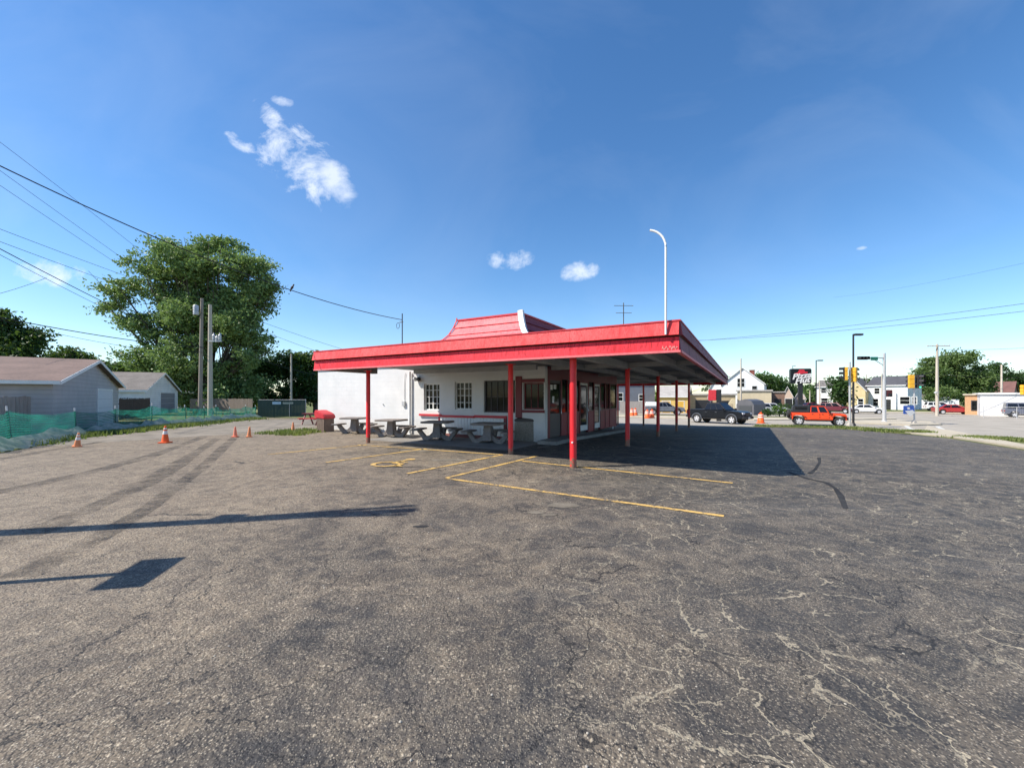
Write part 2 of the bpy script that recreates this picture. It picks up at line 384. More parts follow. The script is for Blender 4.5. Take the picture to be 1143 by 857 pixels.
# concrete apron in front of the wall, and the kerbed walk along the glass side
sheet('concrete_apron', [uv(-13.2,11.2), uv(-6.5,11.2), uv(-6.5,13.9), uv(-13.2,13.9)], M_apron, .008)
sheet('sidewalk', [uv(-6.48,13.2), uv(-5.75,13.2), uv(-5.75,23.7), uv(-6.48,23.7)], M_apron, .008, thick=.13)
for k, (c, rx, ry, m) in enumerate([((628,564),.22,.16,M_sand), ((612,575),.12,.06,M_sand), ((598,572),.12,.08,M_sand), ((500,513.5),.55,.22,M_sand), ((463,503),.5,.3,M_sand), ((470,588),.10,.05,M_tar)]):
    g0 = G(*c); random.seed(k); pts = []
    for i in range(18):
        a = 2*math.pi*i/18; q = 1+random.uniform(-.22,.22); pts.append((g0[0]+rx*q*math.cos(a), g0[1]+ry*q*math.sin(a)))
    sheet('asphalt_patch', pts, m, .008)
# tar-sealed crack beyond the shadow corner
def strip(name, pxs, w, m, h=.008):
    pts = [Vector(G(*p)[:2]) for p in pxs]; L_, R_ = [], []
    for i, p in enumerate(pts):
        d = (pts[min(i+1,len(pts)-1)]-pts[max(i-1,0)]).normalized(); n = Vector((-d.y,d.x))*w*random.uniform(.35,.65)
        L_.append(p+n); R_.append(p-n)
    sheet(name, L_+R_[::-1], m, h)
strip('tar_seam', [(880,527),(900,534),(922,539),(932,545),(938,553),(944,568)], .085, M_tar)
strip('tar_seam', [(903,529),(910,524),(915,516),(914,511)], .08, M_tar)

def trackmat():
    t = NT('tyre_track'); t.base((.045,.04,.036)); t.rough(.8)
    a = t.math('MULTIPLY', t.ramp(t.noise(1.2, 6, .7), [(.38, 0.), (.62, .6)]), t.ramp(t.noise(14, 4, .7), [(.3, .3), (.6, 1.)])); t.put(t.b.inputs['Alpha'], a); return t.m
M_track = trackmat()
for px_ in ([(243,489),(222,503),(196,520),(160,541),(118,560),(50,590),(-60,628)], [(226,488),(200,498),(165,510),(110,525),(40,541),(-60,560)], [(262,488),(246,503),(228,520),(200,541),(168,566),(110,600),(20,645)], [(120,492),(60,502),(-20,516),(-120,535)]):
    strip('tyre_track', px_, .34, M_track, .008)
# painted stall lines
for a, b in [((299,507.4),(409,496.5)), ((364,516.4),(476,501)), ((454.6,528.8),(560.6,507.8)), ((498.3,533.7),(600.5,508.9)),
             ((400,496.7),(560.6,507.8)), ((498.3,534.2),(808,576.5)), ((583,514.8),(818,539.5))]:
    line('stall_line', G(*a), G(*b), .10, M_yline)
for a, b in [((700,510),(800,517.2)), ((700,498),(755,505.4)), ((746,502),(800,504.2)), ((690,488.5),(745,492)), ((600,500),(640,493.5)), ((655,521),(700,525))]:
    line('faded_stall_line', G(*a), G(*b), .10, M_fline)
for a, b in [((1011,475.2),(1029,483.2)), ((1046,475.9),(1080,487.2))]:
    line('crosswalk_line', G(*a), G(*b), .3, M_wline, .014)
# wheelchair mark
def wheelchair():
    c = G(443,516.6); mb = MB()
    def seg(a, b, w):
        a, b = Vector(a), Vector(b); d = (b-a).normalized(); n = Vector((-d.y,d.x))*w/2
        mb.add([(p.x,p.y,0) for p in (a+n, b+n, b-n, a-n)], [(0,1,2,3)])
    k = 22; ring = []
    for i in range(k):
        a0, a1 = R(110+250*i/k), R(110+250*(i+1)/k)
        vs = [(r*math.cos(a)-.05, r*math.sin(a)-.3, 0) for r, a in ((.27,a0),(.39,a0),(.39,a1),(.27,a1))]; mb.add(vs, [(0,1,2,3)])
    seg((-.08,.42),(-.04,-.08),.13); seg((-.08,.16),(.22,.14),.1); seg((-.06,-.08),(.26,-.08),.12); seg((.24,-.04),(.38,-.42),.12); seg((.36,-.4),(.52,-.34),.1)
    mb.lathe([(.001,0),(.13,0)], 14, Matrix.Translation((-.08,.58,0)), cap=False)
    o = mb.build('wheelchair_mark', M_yline); o.location = (c[0], c[1], c[2]+.016); o.rotation_euler = (0,0,TH)
    for i, p in enumerate(o.data.vertices): p.co.z += 0
    o['kind'] = 'structure'
wheelchair()

# ------------------------------------------------------------------ restaurant
U0, V0 = -12.0, 18.0
w = uv(U0, V0); OFF = (U0, V0, 0)
REST = thing('drive_in_restaurant', 'white painted drive-in restaurant with a long red canopy and shingled red mansard roof', 'restaurant', (w[0], w[1], 0), TH)
def rb(mb, name, m, parent=REST, **k): return mb.build(name, m, parent, off=OFF, **k)
def sub(mb, name, m, parent, **k):              # child of a part: the part has no transform of its own
    return mb.build(name, m, parent, off=OFF, **k)
VF, UR = 13.9, -6.5
def u_at(px, v=VF):
    t = (px-CX)/F; Y = v/(VX*t+VY); return uvinv(t*Y, Y)[0]
def z_at(px, py, v=VF):
    t = (px-CX)/F; Y = v/(VX*t+VY); return EYE-(py-CY)*Y/F
def v_at(px, u=UR):
    t = (px-CX)/F; return (-u*UX + t*u*UY)/(VX - t*VY)
ULW = u_at(355)
# front wall with real openings
ops = []   # (u0,u1,z0,z1)
for (a, b, c, d) in [(473,490.5,428,457.8), (507.5,526.5,426,457), (540,575,424.5,460.5), (584,607,427,457)]:
    ops.append((u_at(a), u_at(b), z_at((a+b)/2,d), z_at((a+b)/2,c)))
mb = MB(); us = [ULW] + sum([[o[0], o[1]] for o in ops], []) + [UR]
for i in range(len(us)-1):
    if i % 2 == 0: mb.box(us[i], us[i+1], VF, VF+.2, 0, 2.86)
    else:
        o = ops[i//2]; mb.box(us[i], us[i+1], VF, VF+.2, 0, o[2]); mb.box(us[i], us[i+1], VF, VF+.2, o[3], 2.86)
mb.box(ULW, ULW+.2, VF+.2, 23.7, 0, 3.1); mb.box(ULW+.2, UR-.2, 23.5, 23.7, -.3, 2.86)
mb.box(ULW, -12.95, VF, VF+.2, 2.86, 3.1); mb.box(-13.15, -12.95, VF+.2, 23.7, 2.86, 3.1)
rb(mb, 'wall', M_white)
rb(MB().box(ULW+.2, UR-.25, VF+.2, 23.5, 2.9-.3, 2.84), 'ceiling', M_soffit)
rb(MB().box(ULW-.1, -12.93, VF-.06, 23.8, 3.1, 3.2), 'flat_roof', M_whitepaint)
rb(MB().box(ULW+.2, UR-.2, VF+.2, 23.5, -.02, .05), 'floor', M_apron)
rb(MB().box(-18.6, -7.2, 16.6, 16.7, .05, 2.6), 'back_partition', mat('interior_wall', (.2,.18,.16), .8))
def window(o, fm, cols, rows, recess=.1, blinds=False, fw=.05):
    u0, u1, z0, z1 = o; w_ = REST
    fr = MB(); y0, y1 = VF+recess, VF+recess+.06
    fr.box(u0,u1,y0,y1,z0,z0+fw); fr.box(u0,u1,y0,y1,z1-fw,z1); fr.box(u0,u0+fw,y0,y1,z0+fw,z1-fw); fr.box(u1-fw,u1,y0,y1,z0+fw,z1-fw)
    for k in range(1, cols):
        x = u0+(u1-u0)*k/cols; q = .012 if k*2 != cols else .025; fr.box(x-q,x+q,y0+.004,y1-.004,z0+fw,z1-fw)
    for k in range(1, rows):
        z = z0+(z1-z0)*k/rows; fr.box(u0+fw,u1-fw,y0+.014,y1-.014,z-.011,z+.011)
    win = rb(fr, 'window', fm)
    sub(MB().box(u0+fw*.6,u1-fw*.6,y0+.03,y0+.036,z0+fw*.6,z1-fw*.6), 'pane', M_wg, win)
    return win
window(ops[0], M_whitepaint, 4, 4)
window(ops[1], M_whitepaint, 4, 4)
M_redwin = mat('dark_red_frame', (.16,.012,.02), .5)
M_darkframe = mat('dark_window_frame', (.05,.045,.05), .5)
window(ops[2], M_darkframe, 5, 2); window(ops[3], M_redwin, 3, 1)
# sills and trim under the windows
zs = .955
mb = MB(); mb.box(u_at(469), u_at(493), VF-.09, VF-.002, zs-.09, zs); mb.box(u_at(493)+.002, u_at(530), VF-.10, VF-.002, zs-.12, zs-.03)
mb.box(u_at(530)+.002, u_at(566), VF-.06, VF-.002, zs-.10, zs-.0)
rb(mb, 'sill', M_redtrim)
for q in ((u_at(490), u_at(490)+.09, VF-.05, VF-.003, .12, zs-.12), (u_at(563), u_at(563)+.12, VF-.06, VF-.003, .12, zs-.10), (u_at(576), u_at(583)-.01, VF-.05, VF-.003, .9, 2.5), (u_at(583), UR-.02, VF-.05, VF-.003, ops[3][2]-.12, ops[3][2]-.02), (u_at(583), UR-.02, VF-.05, VF-.003, ops[3][3]+.01, ops[3][3]+.14)):
    rb(MB().box(*q), 'wall_trim', M_redwin)
mb = MB(); a, b = u_at(490)+.09, u_at(563); n = 20
for i in range(n):
    x0 = a+(b-a)*i/n; x1 = a+(b-a)*(i+1)/n; mb.box(x0+.006, x1-.006, VF-.035, VF-.004, .14, zs-.125)
rb(mb, 'board_panel', M_whitepaint, bevel=.004)
rb(MB().box(a, b, VF-.05, VF-.003, .0, .135), 'base_board', mat('stained_base', (.25,.10,.09), .8, .4, 8))
# downpipe, conduit, meter box, lamp
x = u_at(459)
mb = MB().tube([(x,VF-.09,.02),(x,VF-.09,2.84)], .055, 12); mb.box(x-.08,x+.08,VF-.16,VF-.02,0,.04)
rb(mb, 'downpipe', M_whitepaint, smooth=True)
x = u_at(451.5); mb = MB().box(x-.08,x+.08,VF-.09,VF-.002,1.28,1.5)
mb.tube([(x+.02,VF-.03,1.5),(x+.02,VF-.03,2.3),(x+.08,VF-.03,2.8)], .012, 6)
rb(mb, 'meter_box', M_steel)
x = u_at(468)
lm = rb(MB().box(x-.06,x+.06,VF-.05,VF-.002,2.42,2.62), 'wall_lamp', M_steel)
for sgn in (-1, 1):
    Mx = Matrix.Translation((x+.10*sgn, VF-.16, 2.5)) @ Matrix.Rotation(R(60), 4, 'X') @ Matrix.Rotation(R(25*sgn), 4, 'Y')
    sub(MB().lathe([(.03,.10),(.075,.05),(.09,-.06),(.088,-.08)], 14, Mx), 'lamp_head', M_black if sgn > 0 else M_whitepaint, lm, smooth=True)
x = u_at(428); rb(MB().tube([(x,VF-.01,1.35),(x,VF-.05,1.35)], .03, 8), 'hose_tap', M_steel)

# glazed side facing the stalls
zb = .13; ZT = 2.86
edges = [(VF+.2, v_at(613.5), 'solid'), (v_at(613.5), v_at(627), 'door'), (v_at(627), v_at(634), 'panel'), (v_at(634), v_at(647.5), 'panel'), (v_at(647.5), v_at(657), 'glassdoor'),
         (v_at(657), v_at(663.5), 'panel'), (v_at(663.5), v_at(670.5), 'glassdoor'), (v_at(670.5), v_at(676), 'panel'), (v_at(676), v_at(681), 'panel'), (v_at(681), 23.7, 'panel')]
wl, red = MB(), MB()
wl.box(UR-.2, UR, VF+.2, 23.7, 2.5, ZT); wl.box(UR-.2, UR, VF+.2, VF+.45, -.05, 2.5)
rb(wl, 'side_wall', M_redwin)
for a, b, kd in edges:
    if kd == 'solid': continue
    fr = MB(); f = .05
    fr.box(UR-.12,UR+.0,a,a+f,zb-.1,2.5); fr.box(UR-.12,UR+.0,b-f,b,zb-.1,2.5)
    if kd == 'panel':
        fr.box(UR-.1,UR-.004,a+f,b-f,1.0,1.06); fr.box(UR-.1,UR-.004,a+f,b-f,2.42,2.5)
        win = rb(fr, 'window', M_redwin)
        sub(MB().box(UR-.06,UR-.05,a+f,b-f,1.06,2.42), 'pane', M_wg, win)
        rp = MB(); k = max(2, int((b-a)/.14))
        for i in range(k):
            q0 = a+f+(b-a-2*f)*i/k; q1 = a+f+(b-a-2*f)*(i+1)/k; rp.box(UR-.09,UR-.02,q0+.004,q1-.004,zb-.1,1.0)
        rb(rp, 'lower_panel', mat('maroon_panel', (.26,.02,.03), .5))
    else:
        fr.box(UR-.1,UR-.004,a+f,b-f,2.35,2.5)
        dm = M_whitepaint if kd == 'glassdoor' else M_darkframe
        dr = rb(fr, 'door', M_redwin)
        lf = MB(); q = .08
        z0 = 1.05 if kd == 'door' else .4
        lf.box(UR-.09,UR-.03,a+f,b-f,zb+.01,z0); lf.box(UR-.09,UR-.03,a+f,b-f,2.24,2.345)
        lf.box(UR-.09,UR-.03,a+f,a+f+q,z0,2.24); lf.box(UR-.09,UR-.03,b-f-q,b-f,z0,2.24)
        sub(lf, 'leaf', dm, dr)
        sub(MB().box(UR-.065,UR-.055,a+f+q,b-f-q,z0,2.24), 'pane', M_wg, dr)
        sub(MB().tube([(UR-.03,b-f-.05,1.0),(UR+.03,b-f-.05,1.03),(UR+.03,b-f-.05,1.3),(UR-.03,b-f-.05,1.33)], .012, 6), 'handle', M_chrome, dr)
        if kd == 'door':
            for (y_, z_, hw, hh) in ((a+.28,2.08,.12,.1),(a+.62,2.1,.13,.09),(a+.45,1.6,.1,.13)):
                sub(MB().box(UR-.054,UR-.051,y_-hw,y_+hw,z_-hh,z_+hh), 'notice', M_refl, dr)

# mansard
wood_panel('red_shaded_side', (.19,.027,.04), (.25,.045,.06), (.10,.012,.02))  # same red made darker: shade of the side faces put into the colour
def mansard():
    # bell-curved profile: (outset, z)
    prof = [(2.0,3.32),(1.6,3.85),(1.0,3.98),(.66,4.1),(.43,4.27),(.26,4.48),(.11,4.8),(.0,5.15)]
    a0, a1, b0, b1 = -11.3, -8.05, 14.9, 24.0
    mb = MB(); md = MB(); rings = []
    for o_, z_ in prof:
        rings.append([(a0-o_,b0-o_,z_),(a1+o_,b0-o_,z_),(a1+o_,b1+o_,z_),(a0-o_,b1+o_,z_)])
    # courses: each overlaps the one below by a lip
    cz = [3.32,3.85,4.0,4.12,4.27,4.45,4.62,4.8,4.97,5.15]; lip = [.05,.0,.0,.05,.0,.05,.0,.05,.0]
    def off(z):
        for (o1,z1),(o2,z2) in zip(prof, prof[1:]):
            if z <= z2+1e-6: return o1+(o2-o1)*(z-z1)/(z2-z1)
        return 0
    for k in range(9):
        zA, zB = cz[k], cz[k+1]; oA, oB = off(zA)+lip[k], off(zB)
        A = [(a0-oA,b0-oA,zA),(a1+oA,b0-oA,zA),(a1+oA,b1+oA,zA),(a0-oA,b1+oA,zA)]
        B = [(a0-oB,b0-oB,zB),(a1+oB,b0-oB,zB),(a1+oB,b1+oB,zB),(a0-oB,b1+oB,zB)]
        C = [(a0-oA+.05,b0-oA+.05,zA),(a1+oA-.05,b0-oA+.05,zA),(a1+oA-.05,b1+oA-.05,zA),(a0-oA+.05,b1+oA-.05,zA)]
        mb.add(A+B+C, [(0,1,5,4),(3,0,4,7),(0,8,9,1),(3,11,8,0)])
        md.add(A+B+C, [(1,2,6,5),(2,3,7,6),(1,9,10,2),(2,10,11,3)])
    mb.add([(a0,b0,5.13),(a1,b0,5.13),(a1,b1,5.13),(a0,b1,5.13)], [(0,1,2,3)])
    r = rb(mb, 'mansard_roof', M_pink)
    sub(md, 'side_shingles', MATS['red_shaded_side'], r)
    for (sx, sy, ax, by) in ((1,-1,a1,b0),(-1,-1,a0,b0),(1,1,a1,b1),(-1,1,a0,b1)):
        zs_ = [3.4,3.85,3.92,3.98,4.04,4.1,4.18,4.27,4.37,4.48,4.64,4.8,4.97,5.12,5.26]
        pts = [(ax+sx*(off(min(z,5.15))+.05), by+sy*(off(min(z,5.15))+.05), z) for z in zs_]
        if sx < 0: sub(MB().tube(pts, .035, 6), 'hip_trim', M_pink, r); continue
        vs, fs = [], []
        for p in pts:
            vs += [(p[0]-.20, p[1]-sy*.0, p[2]+.02), (p[0]+.05, p[1]+sy*.05, p[2]+.03), (p[0], p[1]-sy*.20, p[2]+.02), (p[0]-.2, p[1]-sy*.2, p[2]-.04)]
        for i in range(len(pts)-1):
            o_ = i*4
            for q in range(4): fs.append((o_+q, o_+(q+1)%4, o_+4+(q+1)%4, o_+4+q))
        n_ = len(pts)*4; fs += [(0,1,2,3),(n_-4,n_-3,n_-2,n_-1)]
        sub(MB().add(vs, fs), 'corner_trim', M_whitepaint, r)
    rim = MB(); z = 5.13
    rim.box(a0-.05,a1+.05,b0-.05,b0+.05,z,z+.06); rim.box(a0-.05,a1+.05,b1-.05,b1+.05,z,z+.06)
    rim.box(a0-.05,a0+.05,b0+.05,b1-.05,z,z+.06); rim.box(a1-.05,a1+.05,b0+.05,b1-.05,z,z+.06)
    sub(rim, 'ridge_cap', M_redtrim, r)
mansard()

# canopy
CU0, CU1, CV0, CV1 = -12.9, -1.17, 8.9, 34.6
deck = MB(); deck.box(CU0+.05, CU1-.06, CV0+.06, CV1-.05, 2.88, 3.1)
CAN = rb(deck, 'canopy', M_soffit)
def slantpanel(mb, axis, a, b, base, sgn, z0, z1, o0, o1):
    # a panel leaning out at its foot (o0) and back at its head (o1)
    if axis == 'u': V = lambda s_, o_, z_: (s_, base+sgn*o_, z_)
    else: V = lambda s_, o_, z_: (base+sgn*o_, s_, z_)
    mb.add([V(a,o0,z0),V(b,o0,z0),V(b,o1,z1),V(a,o1,z1),V(a,-.04,z0),V(b,-.04,z0),V(b,-.04,z1),V(a,-.04,z1)],
           [(0,1,2,3),(5,4,7,6),(3,2,6,7),(4,5,1,0),(0,3,7,4),(1,5,6,2)])
up, lo_ = MB(), MB()
L = CU1-CU0
n = 5
for i in range(n):
    a, b = CU0+L*i/n, CU0+L*(i+1)/n
    j0, j1 = (0, 0 if i == n-1 else .006)
    slantpanel(up, 'u', a-.05*(i==0), b-j1, CV0, -1, 2.962, 3.235, .085, .02)
    slantpanel(lo_, 'u', a-.02*(i==0), b-j1, CV0, -1, 2.655, 2.925, .03, .0)
sub(up, 'upper_fascia', M_red2, CAN); sub(lo_, 'lower_fascia', M_red, CAN)
up, lo_, upb = MB(), MB(), MB()
vv = CV0; step = 1.6
while vv < CV1-.1:
    b = min(vv+step, CV1)
    slantpanel(up, 'v', vv+.015, b-.015, CU1, 1, 2.962, 3.235, .07, .02); slantpanel(lo_, 'v', vv+.015, b-.015, CU1, 1, 2.655, 2.925, .03, .0)
    vv = b
upb.box(CU1-.05, CU1-.001, CV0+.05, CV1, 2.66, 3.22); upb.box(CU0, CU1-.05, CV0+.045, CV0+.055, 2.67, 3.2)
sub(up, 'upper_fascia', wood_panel('red_shaded_side_faded', (.20,.030,.045), (.27,.05,.065), (.10,.012,.02)), CAN)  # both right-hand tiers: the face's shade is painted in as a darker red
sub(lo_, 'lower_fascia', MATS['red_shaded_side'], CAN)
sub(upb, 'fascia_backing', M_darkgap, CAN)
bk = MB(); slantpanel(bk, 'u', CU0+.02, CU1-.06, CV1, 1, 2.62, 3.235, .02, .02); slantpanel(bk, 'v', CV0+.06, CV1-.05, CU0, -1, 2.9, 3.235, .02, .02)
sub(bk, 'back_fascia', M_red, CAN)
tr = MB(); tr.box(CU0-.02, CU1+.03, CV0-.045, CV0+.04, 2.605, 2.652); tr.box(CU1-.05, CU1+.045, CV0+.042, CV1, 2.60, 2.65)
sub(tr, 'bottom_trim', M_trim, CAN)
tc = MB(); tc.box(CU0-.05, CU1+.03, CV0-.035, CV0+.08, 3.24, 3.27); tc.box(CU1-.09, CU1+.035, CV0+.085, CV1, 3.24, 3.27)
sub(tc, 'top_flashing', M_redtrim, CAN)
# paint scuffs on the near corner
random.seed(5); pl = MB()
up_, dn_ = [], []
for i in range(17):
    x = CU1-.33+.019*i; c_ = 2.70+.03*math.sin(i*1.7)+.02*math.sin(i*3.1); h_ = random.uniform(.004,.035)
    up_.append((x+random.uniform(-.008,.008), CV0-.0345, c_+h_)); dn_.append((x, CV0-.0345, c_-random.uniform(.004,.03)))
pl.add(up_+dn_, [(i, i+1, i+18, i+17) for i in range(16)])
sub(pl, 'peeled_paint', mat('bare_primer', (.70,.22,.20), .7, .3, 30), CAN)
# beams: side beam at the left, three along the stalls, cross beams
bs = [(-2.05, 8.98, 34.4, .09, 2.68), (-3.6, 9.3, 34.4, .10, 2.66), (-5.2, 8.98, 34.4, .09, 2.70), (-12.75, 8.98, 11.4, .14, 2.615)]
for u_, a, b, hw, z0 in bs: sub(MB().box(u_-hw, u_+hw, a, b, z0, 2.879), 'beam', M_beam if u_ > -12 else mat('grey_beam', (.22,.21,.2), .7), CAN)
for v_ in (14.3, 20.0, 25.9, 32.0):
    sub(MB().box(-6.4 if v_ < 24 else -12.7, -5.30, v_-.07, v_+.07, 2.72, 2.877), 'beam', M_beam, CAN)
    sub(MB().box(-5.10, -1.25, v_-.07, v_+.07, 2.73, 2.876), 'beam', M_beam, CAN)
sub(MB().box(-12.5, -6.6, 13.3, 13.45, 2.7, 2.878), 'beam', M_beam, CAN)
# columns
def columnmat():
    t = NT('column_paint'); sep = t.n.new('ShaderNodeSeparateXYZ'); t.L(t.co.outputs['Object'], sep.inputs[0])
    n = t.noise(9, 6, .7); st = t.noise(14, 4, .6, t.map((1,1,.12)))
    c = t.ramp(st, [(.35, (.66,.012,.018)), (.65, (.84,.020,.028))])
    low = t.ramp(sep.outputs[2], [(0., .30), (.45, .0)])
    spot = t.math('GREATER_THAN', t.math('ADD', n, low), .66)
    c = t.mix(spot, c, (.24,.11,.07)); t.base(c); t.rough(.42); t.bump(n, .25, .01); return t.m
M_column = columnmat()
def column(u_, v_, r=.078, top=2.66, m=M_column):
    z0 = gv(v_)
    mb = MB().lathe([(r*1.02,z0),(r,z0+.02),(r,top)], 20, Matrix.Translation((u_,v_,0)))
    mb.box(u_-.11,u_+.11,v_-.11,v_+.11,top,top+.02)
    return sub(mb, 'column', m, CAN, smooth=True)
def col_px(px, py):
    g = G(px, py); return uvinv(g[0], g[1])
c3 = column(-3.6, 9.28, .082, 2.66)
sub(MB().lathe([(.02,0),(.02,.05)], 8, Matrix.Translation((-3.58,9.2,.62)) @ Matrix.Rotation(R(90),4,'X')), 'bolt', M_refl, CAN)
cc = col_px(570, 506.7); column(cc[0], cc[1]); cc = col_px(411, 494.3); column(cc[0], cc[1], .075)
for v_ in (14.3, 20.0, 25.9, 32.0): column(-3.55, v_)
column(-6.74, 32.0, .07); column(-8.69, 32.0, .06)
# plate at a column head, gooseneck pole
g = (u_at(743.2, CV0-.1), CV0-.1)
pts = [(g[0],g[1],2.97),(g[0],g[1],4.75)]
for i in range(1, 8):
    a = i/7*R(75); rr = .42; pts.append((g[0]-rr*(1-math.cos(a)), g[1]+.0, 4.75+rr*math.sin(a)))
sub(MB().tube(pts, .023, 10), 'gooseneck_pole', M_whitepaint, CAN, smooth=True)
# antenna on the roof
a = At(449, 350, 19.7); au = uvinv(a[0], a[1]); mb = MB()
mb.tube([(au[0],au[1],3.05),(au[0],au[1],a[2])], .025, 6)
mb.tube([(au[0]-.18,au[1],5.3),(au[0]+.05,au[1],5.3)], .02, 6); mb.tube([(au[0]-.45,au[1],3.3),(au[0],au[1],4.3)], .012, 6)
mb.tube([(au[0]-.28+.1*math.cos(R(k*30)),au[1],5.15+.14*math.sin(R(k*30))) for k in range(13)], .012, 5)
rb(mb, 'antenna', M_wire)
# bollard-like menu post & red menu board at far end
x, y, z = G(800, 470)
t = thing('menu_board', 'red menu box on a dark square post near the far end of the canopy', 'sign', (x,y,z), TH)
MB().box(-.02,.45,-.15,.15,0,3.4).build('post', M_black, t)
hz = EYE-(435-CY)*y/F - z
MB().box(-.80,-.03,-.2,.2,hz-1.15,hz).build('board', M_redtrim, t, bevel=.03)

# ------------------------------------------------------------------ street furniture near the building
def concrete_table():
    t = thing('concrete_picnic_table', '', 'picnic table')
    top = []
    s_, c_ = .64, .16
    poly = [(-s_+c_,-s_),(s_-c_,-s_),(s_,-s_+c_),(s_,s_-c_),(s_-c_,s_),(-s_+c_,s_),(-s_,s_-c_),(-s_,-s_+c_)]
    MB().prism(poly, .69, .76, 'z').build('table_top', M_conctable, t, bevel=.012)
    MB().add([(-.2,-.2,.1),(.2,-.2,.1),(.2,.2,.1),(-.2,.2,.1),(-.15,-.15,.69),(.15,-.15,.69),(.15,.15,.69),(-.15,.15,.69)],
             [(3,2,1,0),(4,5,6,7),(0,1,5,4),(1,2,6,5),(2,3,7,6),(3,0,4,7)]).build('pedestal', M_conctable, t, bevel=.015)
    for k in range(3):
        M = Matrix.Rotation(R([0,180,90][k]), 4, 'Z')
        bp = [(.72,-.52),(1.02,-.6),(1.06,-.5),(1.06,.5),(1.02,.6),(.72,.52)]
        MB().prism(bp, .40, .465, 'z', M).build('bench', M_conctable, t, bevel=.012)
        leg = [(.12,.34),(.12,.14),(.42,.0),(.66,.0),(1.0,.40),(.80,.40),(.55,.15),(.36,.2),(.2,.34)]
        MB().prism([(a,b) for a,b in leg], -.10, .10, 'y', M).build('leg', M_conctable, t, bevel=.012)
    return t
tabs = [(396,485.3,8,'concrete picnic table in full sun just left of the leftmost red column'),
        (437,489.3,-2,'concrete picnic table just right of the leftmost red column, in front of the downpipe'),
        (488.5,492.8,3,'concrete picnic table in front of the two white framed windows'),
        (545,496.3,-3,'concrete picnic table nearest the camera, beside the middle red column')]
pt = concrete_table()
for i, (px, py, a, lb) in enumerate(tabs):
    o = pt if i == 0 else copy_tree(pt); x, y, z = G(px, py-1.5)
    o.location = (x,y,z+.008); o.rotation_euler = (0,0,TH+R(a)+R(16)); o.scale = (.86,.86,.98); tag(o, lb, 'picnic table', 'concrete picnic tables by the wall')
# red timber table far left
x, y, z = G(350.5, 474)
t = thing('wooden_picnic_table', 'small red timber picnic table beyond the left corner of the white wall', 'picnic table', (x,y,z), TH+R(20))
t.scale = (.8,.8,.95)
MB().box(-.8,.8,-.35,.35,.72,.76).build('table_top', M_redwin, t)
for s in (-1,1):
    MB().box(-.8,.8,s*.72-.13,s*.72+.13,.42,.46).build('bench', M_redtrim, t)
    MB().prism([(-.7,0),(-.58,0),(-.1,.72),(-.22,.72)], s*.6-.03, s*.6+.03, 'x').prism([(.7,0),(.58,0),(.1,.72),(.22,.72)], s*.6+.035, s*.6+.09, 'x').box(s*.6-.09,s*.6-.035,-.8,.8,.36,.42).build('leg', M_redwin, t)
# concrete litter bin
x, y, z = G(588.5, 491.5)
t = thing('litter_bin', 'square pebble concrete litter bin with dark hood behind the middle red column', 'litter bin', (x,y,z+.008), TH+R(8))
MB().add([(-.39,-.39,0),(.39,-.39,0),(.39,.39,0),(-.39,.39,0),(-.38,-.38,.74),(.38,-.38,.74),(.38,.38,.74),(-.38,.38,.74)],
         [(3,2,1,0),(4,5,6,7),(0,1,5,4),(1,2,6,5),(2,3,7,6),(3,0,4,7)]).build('body', M_pebble, t, bevel=.015)
MB().add([(-.4,-.4,.745),(.4,-.4,.745),(.4,.4,.745),(-.4,.4,.745),(-.39,-.39,.84),(.39,-.39,.84),(.39,.39,.84),(-.39,.39,.84),(-.18,-.2,.95),(.18,-.2,.95),(.18,.2,.95),(-.18,.2,.95)],
         [(3,2,1,0),(8,9,10,11),(0,1,5,4),(1,2,6,5),(2,3,7,6),(3,0,4,7),(4,5,9,8),(5,6,10,9),(6,7,11,10),(7,4,8,11)]).build('hood', mat('brown_hood', (.05,.035,.03), .5), t, bevel=.02)
x, y, z = G(604, 490.5)
t = thing('waste_bin', 'small dark grey bin between the concrete litter bin and the doorway', 'bin', (x,y,z+.01), TH)
MB().lathe([(.13,0),(.16,.55),(.17,.56),(.17,.62),(.1,.66)], 16).build('body', mat('grey_bin', (.07,.07,.075), .6), t, smooth=True)
MB().tube([(-.1,-.13,.6),(0,-.2,.63),(.1,-.13,.6)], .012, 6).build('handle', M_black, t)
# tan bin with red hood on the left
x, y, z = G(363.5, 481.5)
t = thing('litter_bin', 'brown slatted litter bin with a sloping red hood against the sunlit white wall', 'litter bin', (x,y,z), TH); t.scale = (.88,.88,.94)
mb = MB().box(-.31,.31,-.31,.31,0,.7)
for i in range(6): mb.box(-.31+.105*i,-.31+.105*i+.09,-.335,-.312,.03,.69)
mb.build('body', mat('brown_bin', (.17,.12,.09), .7, .3, 8), t)
MB().prism([(-.50,.98),(-.48,.80),(-.36,.70),(.36,.68),(.38,.78),(.30,.9),(.05,1.0),(-.46,1.13)], -.37, .37, 'y').build('hood', M_redtrim, t, bevel=.03)

